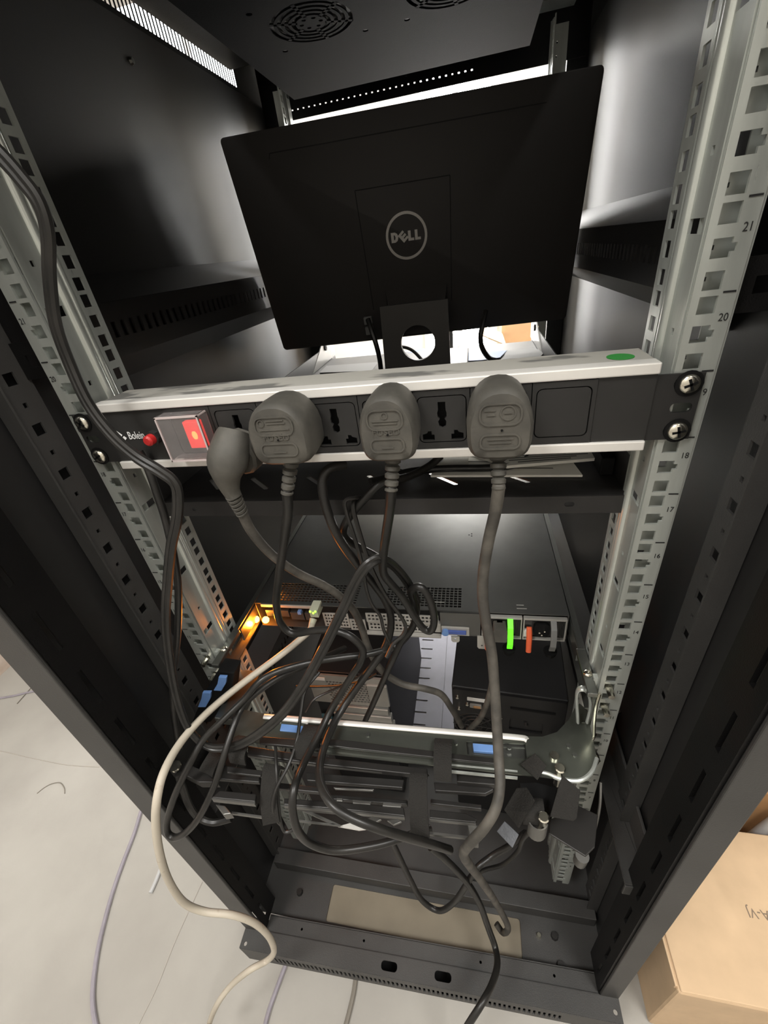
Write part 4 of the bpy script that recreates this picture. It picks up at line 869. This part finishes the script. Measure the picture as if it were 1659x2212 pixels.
for k in range(9):
    a = math.radians(200 + 140 * k / 8); rings.append([c + Vector((math.cos(a) * r_, math.sin(a) * r_ + 0.004, z)) for r_, z in ((0.0095, 0.0), (0.0095, -0.024), (0.0083, -0.024), (0.0083, 0.0))])
b.loft(rings); b.build('hinge_clip', 'armgrey', am, smooth=True)
bar([(1188, 1770), (1250, 1740), (1292, 1760), (1285, 1830), (1265, 1850), (1185, 1800)], AZ - 0.035, 0.003, 'arm', 'end_plate')
b = B(); b.tube(path([(1298, 1690, -0.05), (1296, 1740, -0.065), (1286, 1790, -0.075), (1272, 1830, -0.08), (1264, 1852, -0.08)]), 0.0014, 6); b.build('end_wire', 'armgrey', am, smooth=True)
b = B(); c = at(1258, 1848, -0.082); b.tube([c, c + Vector((0, 0.002, -0.022))], [0.0072, 0.0070], 14); b.build('wire_ferrule', 'armgrey', am, smooth=True)
b = B(); c = atz(380, 1657, -0.386); b.cyl(c, c + Vector((0, 0, 0.003)), 0.0062, n=16); b.build('hinge_pin', 'chrome', am, smooth=True)
bar([(362, 1640), (395, 1645), (440, 1665), (470, 1690), (430, 1690), (395, 1672), (368, 1668)], AZ, 0.012, 'arm', 'joint_block')
b = B(); b.tube(path([(385, 1672, -0.105), (394, 1700, -0.11), (408, 1738, -0.115), (428, 1765, -0.118), (460, 1777, -0.118), (500, 1768, -0.112)]), 0.0040, 8); b.build('arm_sleeve', 'cable', am, smooth=True)

# ================================================================== towers in the bottom of the cabinet
tw = thing('tower_computer', 'black tower computer seen from behind below the server, small white label', 'computer', (0.146, 0.3, -0.874))
tx0, tx1, ty, tz = 0.061, 0.231, 0.104, -0.497
TR = Matrix.Translation((0.146, ty, 0)) @ Matrix.Rotation(math.radians(-3.5), 4, 'Z') @ Matrix.Translation((-0.146, -ty, 0))
def tb(): b = B(); b.xf = TR; return b
tb().box(tx0, tx1, ty + 0.004, 0.46, -0.8735, tz).build('case', 'pcblack', tw, bevel=0.002)
b = tb(); b.poly(rrect((tx0 + tx1) / 2, -0.685, tx1 - tx0 - 0.004, 0.372, 0.004), [circ(0.098, -0.590, 0.036, 28), rrect(0.175, -0.57, 0.05, 0.03, 0.003)], 0.003, XZ(ty + 0.002)); b.build('rear_panel', 'pcblack', tw)
b = tb()
for r in (0.010, 0.018, 0.026, 0.034): b.tube([(0.098 + r * math.cos(2*math.pi*i/24), ty + 0.001, -0.590 + r * math.sin(2*math.pi*i/24)) for i in range(25)], 0.0011, 5)
for k in range(4): a = math.pi * k / 4; d = Vector((math.cos(a), 0, math.sin(a))) * 0.037; c = Vector((0.098, ty + 0.001, -0.590)); b.tube([c - d, c + d], 0.001, 5)
b.build('fan_guard', 'arm', tw)
tb().poly(rrect(0.100, -0.518, 0.030, 0.0075, 0.001), [], 0.0008, XZ(ty)).build('white_label', 'labelw', tw)
b = tb(); b.poly(rrect(0.098, -0.533, 0.018, 0.008, 0.001), [], 0.004, XZ(ty)); b.build('serial_port', 'pcgrey', tw)
b = tb(); b.poly(rrect(0.1, -0.5335, 0.011, 0.0045, 0.001), [], 0.001, XZ(ty - 0.0025)); b.build('port_insert', 'carddk', tw)
for x, z in ((0.072, -0.545), (0.085, -0.531), (0.137, -0.553), (0.07, -0.516), (0.175, -0.563)):
    b = tb(); b.tube([(x, ty + 0.001, z), (x, ty - 0.003, z)], [0.0030, 0.0022], 10); b.build('case_screw', 'chrome' if x < 0.15 else 'arm', tw, smooth=True)
b = tb(); b.box(0.15, 0.215, ty - 0.001, ty + 0.001, -0.528, -0.524); b.build('panel_seam', 'absd', tw)

pc = thing('tower_computer', 'grey steel-backed tower computer with perforated rear, left of the black one', 'computer', (-0.117, 0.3, -0.874))
px0, px1, py, pz = -0.182, -0.048, 0.118, -0.498
B().box(px0, px1, py + 0.004, 0.46, -0.8735, pz).build('case', 'pcblack', pc, bevel=0.0015)
h = [(-0.150 + 0.0060 * i + (0.003 if j % 2 else 0), -0.150 + 0.0060 * i + (0.003 if j % 2 else 0) + 0.0044, -0.566 + 0.0060 * j, -0.566 + 0.0060 * j + 0.0040) for i in range(14) for j in range(9)]
hb = [x for x in h]
B().grid([px0 + 0.001, px1 - 0.001], [-0.574, pz - 0.001], hb, XZ(py), -0.0015, 0.002).build('perforated_panel', 'pcgrey', pc)
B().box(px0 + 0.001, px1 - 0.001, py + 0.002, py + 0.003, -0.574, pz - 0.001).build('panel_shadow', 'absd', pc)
B().box(-0.078, px1 + 0.004, py - 0.006, py - 0.001, -0.566, -0.512).build('side_latch', 'pcgrey', pc, bevel=0.001)
for k, (z0, z1, d) in enumerate(((-0.592, -0.577, 0.003), (-0.612, -0.595, 0.005))): B().box(-0.150, px1 - 0.001 + 0.004 * k, py - d - 0.003, py + 0.003, z0, z1).build('slot_blade', 'pcgrey', pc, bevel=0.001)
B().box(-0.155, px1 + 0.006, py - 0.016, py + 0.003, -0.640, -0.616).build('rear_ledge', 'pcgrey', pc, bevel=0.0015)
B().box(-0.132, px1, py - 0.0175, py - 0.016, -0.636, -0.624).build('white_label', 'labelw', pc)
b = B()
for k in range(3): b.box(-0.125 + 0.024 * k, -0.110 + 0.024 * k, py - 0.018, py - 0.0174, -0.631, -0.629)
b.build('label_print', 'ink', pc)
B().box(-0.178, -0.158, py - 0.004, py, -0.64, -0.612).build('teal_port', 'teal', pc, bevel=0.001)
b = B(); b.box(-0.178, -0.150, py - 0.003, py, -0.512, -0.505); b.build('jack_plate', 'labelw', pc)
B().box(px0 + 0.001, px1 - 0.001, py, py + 0.004, -0.873, -0.642).build('lower_rear', 'pcblack', pc)

# ================================================================== loose cables
def cable(name, label, pp, r, m, n=9, cat='cable', group=None):
    return tag(B().tube(path(pp), r, n).build(name, m, smooth=True), label, cat, group)
TW = path([(-620, -330, -0.045), (-420, -130, -0.04), (-250, 60, -0.035), (-130, 205, -0.032), (-40, 300, -0.030), (0, 335, -0.030), (45, 385, -0.030), (85, 440, -0.030), (103, 505, -0.030), (107, 600, -0.030), (120, 700, -0.030), (152, 790, -0.030), (191, 873, -0.034), (240, 938, -0.038), (292, 985, -0.040), (345, 1018, -0.042), (374, 1040, -0.042), (384, 1066, -0.042), (382, 1120, -0.044),
       (370, 1180, -0.046), (362, 1260, -0.05), (358, 1335, -0.055), (364, 1410, -0.06), (380, 1500, -0.07), (404, 1568, -0.08), (438, 1606, -0.085), (475, 1616, -0.085), (530, 1603, -0.08), (600, 1552, -0.07), (652, 1486, -0.055), (702, 1395, -0.04), (740, 1318, -0.028), (772, 1250, -0.02), (798, 1217, -0.016), (826, 1207, -0.006), (850, 1222, 0.01), (880, 1258, 0.024), (900, 1300, 0.03)])
b = B()
for sg in (-1, 1):
    off = []
    for k_, p_ in enumerate(TW):
        tg = (TW[min(k_ + 1, len(TW) - 1)] - TW[max(k_ - 1, 0)]).normalized(); dr = tg.cross(Vector((0.2, 1.0, -0.35))).normalized()
        off.append(p_ + dr * (0.0022 * sg))
    b.tube(off, 0.0030, 8)
tag(b.build('twin_cable', 'cable', smooth=True), 'thick black twin cable sweeping down the left post and arching over the server lid', 'cable')
cable('cable', 'black cable running close behind the twin cable down the left post',
      [(300, 975, -0.012), (320, 1012, -0.014), (338, 1062, -0.018), (358, 1123, -0.022), (376, 1204, -0.028), (385, 1275, -0.034), (383, 1373, -0.045), (373, 1470, -0.055), (376, 1540, -0.065), (388, 1620, -0.08)], 0.0036, 'cable')
cable('cable', 'black cable curling from the shelf edge down past the middle of the server rear',
      [(745, 1003, 0.03), (715, 1010, 0.02), (698, 1030, 0.014), (697, 1060, 0.010), (706, 1100, 0.010), (724, 1148, 0.010), (750, 1190, 0.012), (778, 1226, 0.016), (808, 1262, 0.022), (832, 1296, 0.028), (844, 1330, 0.03), (842, 1368, 0.028), (828, 1405, 0.02), (795, 1452, 0.004), (747, 1519, -0.02), (715, 1576, -0.05), (694, 1635, -0.085), (691, 1685, -0.11), (710, 1729, -0.128), (747, 1760, -0.136), (810, 1787, -0.138), (870, 1806, -0.132), (930, 1823, -0.122), (972, 1836, -0.112)],
      0.0044, 'cable', 10)
cable('cable', 'black cable leaving the shelf, bending sharply left and crossing the server lid',
      [(952, 985, 0.07), (925, 1008, 0.06), (880, 1030, 0.04), (826, 1043, 0.022), (787, 1078, 0.016), (755, 1116, 0.016), (742, 1143, 0.02), (748, 1163, 0.026), (772, 1180, 0.032), (810, 1200, 0.036), (850, 1226, 0.036), (882, 1256, 0.034), (898, 1295, 0.034), (899, 1330, 0.036), (888, 1362, 0.036), (860, 1392, 0.03), (800, 1412, 0.012), (740, 1420, 0.0), (675, 1430, -0.012), (620, 1444, -0.02), (585, 1457, -0.03), (556, 1477, -0.04), (528, 1510, -0.05), (480, 1557, -0.07), (440, 1597, -0.085), (410, 1650, -0.105), (380, 1712, -0.122), (362, 1768, -0.134), (362, 1798, -0.14), (378, 1809, -0.142), (403, 1797, -0.14), (432, 1762, -0.132), (462, 1700, -0.115), (484, 1632, -0.095), (505, 1568, -0.07), (522, 1530, -0.052), (550, 1500, -0.04), (600, 1465, -0.02), (655, 1440, 0.0), (705, 1418, 0.03), (745, 1400, 0.06)],
      0.0038, 'cable')
cable('cable', 'thick black cable lying along the shelf across the booklets',
      [(1145, 978, 0.10), (1128, 998, 0.085), (1095, 1008, 0.075), (1040, 1011, 0.07), (960, 1012, 0.068), (890, 1018, 0.06), (840, 1030, 0.045), (800, 1040, 0.03)], 0.0036, 'cable')
cable('wire', 'thin dark wire on the left of a pair hanging in front of the server lid',
      [(790, 1075, 0.024), (765, 1076, 0.014), (746, 1082, 0.010), (748, 1106, 0.008), (762, 1150, 0.006), (776, 1195, 0.006), (785, 1235, 0.008), (792, 1275, 0.012), (803, 1305, 0.014), (821, 1330, 0.016), (828, 1358, 0.014), (840, 1385, 0.012), (848, 1402, 0.012), (830, 1408, 0.012)], 0.0019, 'cablet', 7)
cable('wire', 'thin dark wire on the right of a pair hanging in front of the server lid',
      [(775, 1078, 0.024), (764, 1086, 0.014), (764, 1105, 0.010), (776, 1148, 0.008), (792, 1200, 0.006), (812, 1248, 0.008), (838, 1294, 0.012), (862, 1326, 0.014), (876, 1352, 0.014), (870, 1372, 0.012), (850, 1390, 0.008), (835, 1420, 0.0)], 0.0021, 'cablet', 7)
cable('wire', 'thin wire dropping straight in front of the left blue tray latch',
      [(590, 1540, -0.03), (594, 1600, -0.06), (598, 1665, -0.09), (601, 1730, -0.11), (606, 1775, -0.122), (615, 1796, -0.126), (632, 1793, -0.124), (640, 1780, -0.12)], 0.0019, 'cablet', 7)
cable('wire', 'thin wire slanting across the folded arm and looping below it',
      [(690, 1452, 0.0), (660, 1490, -0.02), (650, 1540, -0.04), (642, 1595, -0.06), (624, 1650, -0.085), (598, 1700, -0.105), (589, 1735, -0.115), (594, 1765, -0.12), (610, 1785, -0.12)], 0.0020, 'cablet', 7)
cable('wire', 'thin wire sagging in front of the grey perforated computer back', [(800, 1440, 0.05), (770, 1465, 0.05), (720, 1490, 0.05), (680, 1510, 0.04), (660, 1540, 0.02)], 0.0018, 'cablet', 7)
cable('wire', 'thin level wire crossing the top of the perforated computer back', [(640, 1482, 0.06), (690, 1483, 0.06), (740, 1480, 0.06), (790, 1468, 0.06), (815, 1455, 0.06)], 0.0018, 'cablet', 7)
cable('cable', 'dark cable bending down beside the fan of the black tower', [(1067, 1440, 0.06), (1062, 1480, 0.06), (1052, 1520, 0.06), (1036, 1553, 0.066), (1012, 1576, 0.08)], 0.0042, 'cabled')
cable('cable', 'black cable sagging in a loop over the opening in the cabinet base',
      [(845, 1815, -0.075), (862, 1850, -0.07), (885, 1898, -0.07), (912, 1945, -0.075), (948, 1967, -0.08), (980, 1950, -0.08), (1005, 1915, -0.075), (1030, 1876, -0.065), (1065, 1848, -0.05), (1100, 1828, -0.045), (1135, 1800, -0.05)], 0.0042, 'cable')
cable('cable', 'black cable falling over the base beam to the floor at the bottom edge',
      [(930, 1830, -0.07), (968, 1862, -0.072), (1008, 1905, -0.075), (1035, 1950, -0.08), (1055, 2005, -0.09), (1070, 2048, -0.105), (1074, 2085, -0.125), (1062, 2128, -0.148), (1038, 2172, -0.17), (1005, 2225, -0.19), (985, 2270, -0.20)], 0.0046, 'cable', 10)
cable('cable', 'dark cable under the arm leading towards the right strap bundle', [(1150, 1790, -0.06), (1130, 1812, -0.055), (1118, 1840, -0.05), (1085, 1868, -0.04), (1045, 1880, -0.04), (1010, 1900, -0.045)], 0.003, 'cable')
# white network lead with clear plug
t = thing('network_lead', 'dirty white network lead with clear plug running from the server to the floor', 'network cable', at(420, 2100, -0.19))
b = B(); c = at(679, 1325, SY - 0.012)
b.box(c.x - 0.006, c.x + 0.006, SY - 0.014, SY + 0.006, c.z - 0.006, c.z + 0.007); b.build('lan_plug', 'lanplug', t, bevel=0.0008)
b = B()
for dx, dz in ((-0.004, 0.0055), (0.0035, 0.006), (0.0, 0.003)): b.ball((c.x + dx, SY - 0.0145, c.z + dz), 0.0017, 8, 5)
b.build('link_glow', 'lanled', t, smooth=True)
b = B(); b.tube([at(677, 1337, SY - 0.014), at(673, 1352, SY - 0.022)], [0.0052, 0.004], 10); b.build('plug_boot', 'lanplug', t, smooth=True)
B().tube(path([(674, 1345, SY - 0.018), (669, 1362, 0.062), (645, 1384, 0.045), (600, 1420, 0.02), (540, 1464, -0.01), (480, 1511, -0.04), (430, 1557, -0.07), (387, 1608, -0.10), (354, 1668, -0.13), (339, 1728, -0.15), (337, 1785, -0.16), (346, 1848, -0.168), (366, 1905, -0.172), (398, 1950, -0.174), (442, 1969, -0.172), (500, 1976, -0.168), (548, 1993, -0.165), (580, 2022, -0.165), (592, 2054, -0.168), (578, 2074, -0.172), (540, 2095, -0.186), (500, 2128, -0.199), (470, 2168, -0.217), (452, 2212, -0.234), (445, 2260, -0.258)]), 0.0042, 10).build('lead', 'white', t, smooth=True)

# ================================================================== on the floor
def floorcable(name, label, pts, r, m):
    P = [atz(x, y, FLOOR + r) for x, y in pts]; return tag(B().tube(curve(P), r, 8).build(name, m, smooth=True), label, 'cable')
floorcable('floor_cable', 'long grey-violet cable curving over the floor left of the cabinet', [(315, 1725), (303, 1757), (290, 1800), (263, 1870), (240, 1938), (216, 2030), (204, 2100), (200, 2160), (207, 2215), (222, 2270)], 0.0042, 'lav')
floorcable('floor_cable', 'grey-violet cable emerging under the left end of the base beam', [(640, 2030), (617, 2085), (600, 2130), (582, 2180), (570, 2225), (560, 2260)], 0.0038, 'lav')
floorcable('floor_cable', 'grey cable coming straight out under the middle of the base beam', [(775, 2060), (769, 2108), (763, 2150), (748, 2212), (735, 2260)], 0.0038, 'greycab')
floorcable('floor_cable', 'thin violet-blue cable near the skirting at the far left edge', [(-30, 1510), (0, 1508), (30, 1503), (55, 1497), (76, 1493), (110, 1488)], 0.0032, 'lav')
tag(B().tube(curve([atz(x, y, FLOOR + 0.004) for x, y in ((347, 1877), (337, 1902), (325, 1929))]), 0.004, 8).build('cable_offcut', 'lightgrey', smooth=True), 'short white cable offcut lying on the floor by the cabinet corner', 'offcut')
tag(B().tube(curve([atz(x, y, FLOOR + 0.0015) for x, y in ((66, 1487), (52, 1503), (37, 1520))]), 0.0015, 6).build('twig', 'greycab'), 'thin dark twig crossing the violet cable at the far left', 'twig')
tag(B().tube(curve([atz(x, y, FLOOR + 0.001) for x, y in ((80, 1714), (95, 1702), (112, 1693), (130, 1691), (139, 1702), (140, 1714))]), 0.0011, 6).build('thread', 'greycab'), 'thin curved thread lying on the pale floor', 'thread')
# cardboard boxes on the right
bx = thing('cardboard_box', 'large tan cardboard box with dark stamped letters, right of the cabinet', 'box', (0.55, -0.01, FLOOR))
bx0, bx1, by0, by1, bz = 0.362, 0.76, -0.112, 0.095, -0.80
B().box(bx0, bx1, by0, by1, FLOOR + 0.0005, bz - 0.003).build('box_body', 'card', bx, bevel=0.004)
B().box(bx0 + 0.003, bx1, by0 + 0.001, by1, bz - 0.0035, bz).build('box_flap', 'card', bx, bevel=0.0015)
B().box(bx0 - 0.002, bx0 + 0.001, by0 + 0.006, by1, bz - 0.012, bz - 0.002).build('flap_edge', 'card', bx, bevel=0.0008)
c = atz(1616, 1977, bz + 0.0004)
b = B(); b.text('LA-VJ', 0.0165, lambda u, v, w: (c.x - u, c.y - 0.0 - v + 0.004, bz + 0.0003 + w), 0.0002, 'RIGHT', sx=0.95); b.build('stamped_letters', 'stamp', bx)
b2 = thing('cardboard_box', 'dark brown open cardboard box behind the tan one on the right', 'box', (0.62, 0.29, FLOOR))
b = B(); b.box(0.44, 0.90, 0.13, 0.135, FLOOR, -0.74); b.box(0.44, 0.90, 0.43, 0.435, FLOOR, -0.66); b.box(0.44, 0.445, 0.135, 0.43, FLOOR, -0.66); b.box(0.895, 0.90, 0.135, 0.43, FLOOR, -0.66); b.box(0.445, 0.895, 0.135, 0.43, FLOOR, -0.94); b.build('box_body', 'carddk', b2)
tag(B().tube([at(1622, 1812, 0.112), at(1650, 1790, 0.112), at(1690, 1762, 0.112)], 0.0085, 10).build('white_tube', 'lightgrey', smooth=True), 'white tube sticking out between the two cardboard boxes', 'tube')

# ================================================================== things beyond the open front
sheet = B(); slab(sheet, [(960, 764), (1095, 757), (1080, 772), (1040, 778), (958, 782)], SZ + 0.004, 0.001)
tag(sheet.build('blue_sheet', 'bluepaper'), 'pale blue printed sheet on the shelf right of the monitor stand', 'paper')
sheet = B(); slab(sheet, [(860, 768), (915, 752), (940, 770), (900, 790), (855, 790)], SZ + 0.004, 0.001)
tag(sheet.build('blue_sheet', 'bluepaper'), 'pale blue sheet seen through the round hole of the stand', 'paper')
sheet = B(); slab(sheet, [(1095, 757), (1150, 752), (1180, 757), (1165, 772), (1085, 776)], SZ + 0.006, 0.001)
tag(sheet.build('paper_sheet', 'sheet'), 'light grey sheet at the right front corner of the shelf', 'paper')
sheet = B(); slab(sheet, [(705, 790), (815, 782), (820, 800), (690, 805)], SZ + 0.003, 0.001)
tag(sheet.build('paper_sheet', 'sheet'), 'white sheet left of the monitor stand on the shelf', 'paper')
tb_ = thing('table', 'white table against the cream wall beyond the cabinet', 'table', (0.1, 1.55, FLOOR))
B().box(-0.9, 1.1, 1.25, 1.88, -0.42, -0.39).build('table_top', 'tablewhite', tb_, bevel=0.003)
for x in (-0.85, 1.05):
    for y in (1.3, 1.83): B().box(x - 0.02, x + 0.02, y - 0.02, y + 0.02, FLOOR, -0.42).build('leg', 'greyhandle', tb_)
cb = thing('cardboard_box', 'small open cardboard box on the table beyond the front opening', 'box', (0.37, 1.6, -0.389))
b = B(); x0, x1, y0, y1, z0, z1 = 0.22, 0.48, 1.45, 1.70, -0.389, -0.27
b.box(x0, x1, y0, y0 + 0.004, z0, z1); b.box(x0, x1, y1 - 0.004, y1, z0, z1 + 0.08); b.box(x0, x0 + 0.004, y0, y1, z0, z1); b.box(x1 - 0.004, x1, y0, y1, z0, z1); b.box(x0, x1, y0, y1, z0, z0 + 0.004); b.build('box_body', 'card', cb)
b = B(); b.hexa([(x0, y0, z1), (x1, y0, z1), (x1 - 0.02, y0 - 0.10, z1 - 0.04), (x0 + 0.02, y0 - 0.10, z1 - 0.04)], [(x0, y0, z1 + 0.004), (x1, y0, z1 + 0.004), (x1 - 0.02, y0 - 0.10, z1 - 0.036), (x0 + 0.02, y0 - 0.10, z1 - 0.036)]); b.build('box_flap', 'card', cb)
b = B(); b.hexa([(x0, y0, z1), (x0, y1, z1), (x0 - 0.09, y1 - 0.02, z1 + 0.04), (x0 - 0.09, y0 + 0.02, z1 + 0.04)], [(x0, y0, z1 + 0.004), (x0, y1, z1 + 0.004), (x0 - 0.09, y1 - 0.02, z1 + 0.044), (x0 - 0.09, y0 + 0.02, z1 + 0.044)]); b.build('box_flap', 'card', cb)
random.seed(11)
def crumple(name, c, r, label, m='film'):
    b = B(); n, mm = 12, 7; rings = []
    for k in range(1, mm):
        a = math.pi * k / mm; rings.append([Vector(c) + Vector((r * math.sin(a) * math.cos(2*math.pi*i/n), r * 0.8 * math.sin(a) * math.sin(2*math.pi*i/n), r * 0.8 * math.cos(a))) * 1.0 + Vector((random.uniform(-1, 1), random.uniform(-1, 1), random.uniform(-1, 1))) * r * 0.13 for i in range(n)])
    return tag(b.loft(rings).build(name, m), label, 'bag')
crumple('plastic_bag', (0.50, 1.52, -0.32), 0.075, 'crumpled clear bag beside the small cardboard box on the table')
crumple('plastic_bag', (-0.36, 1.55, -0.32), 0.08, 'crumpled clear bag on the table left of the monitor stand')
ch = thing('chair', 'dark blue-grey office chair back showing under the left of the monitor', 'chair', (-0.27, 1.0, FLOOR))
b = B(); b.loft([[(-0.27 + x * f, 1.02 + d + 0.12 * x * x, -0.40 + z * f) for x, z in rrect(0, 0, 0.22, 0.34, 0.06)] for d, f in ((0.0, 0.92), (0.01, 1.0), (0.03, 1.0), (0.04, 0.92))]); b.build('backrest', 'chair', ch, smooth=True)
B().box(-0.48, -0.06, 0.98, 1.38, -0.60, -0.54).build('seat', 'chair', ch, bevel=0.02)
b = B(); b.tube([(-0.27, 1.05, -0.5), (-0.27, 1.07, -0.6), (-0.27, 1.18, -0.62)], 0.02, 8); b.build('back_support', 'arm', ch)
b = B(); b.cyl((-0.27, 1.18, -0.6), (-0.27, 1.18, -0.92), 0.025); b.build('gas_column', 'arm', ch)
for k in range(5):
    a = 2 * math.pi * k / 5; b = B(); e = Vector((-0.27 + 0.22 * math.cos(a), 1.18 + 0.22 * math.sin(a), -0.965)); b.tube([(-0.27, 1.18, -0.90), e + Vector((0, 0, 0.02))], [0.025, 0.015], 8); b.ball(e, 0.0345 * 0.98, 8, 6); b.build('castor_arm', 'arm', ch, smooth=True)
t = thing('metal_fitting', 'small silver fitting standing just right of the monitor stand', 'fitting', (0.09, 1.5, -0.389))
b = B(); b.tube([(0.03, 1.5, -0.388), (0.03, 1.5, -0.30), (0.05, 1.49, -0.27)], [0.02, 0.016, 0.012], 10); b.build('handle_body', 'chrome', t, smooth=True)
b = B(); b.box(0.0, 0.02, 1.52, 1.54, -0.389, -0.15); b.build('handle_plate', 'ink', t)
tag(B().box(-0.16, -0.05, 1.35, 1.45, -0.389, -0.33).build('small_device', 'psu', bevel=0.004), 'dark small device on the table seen through the stand hole', 'device')
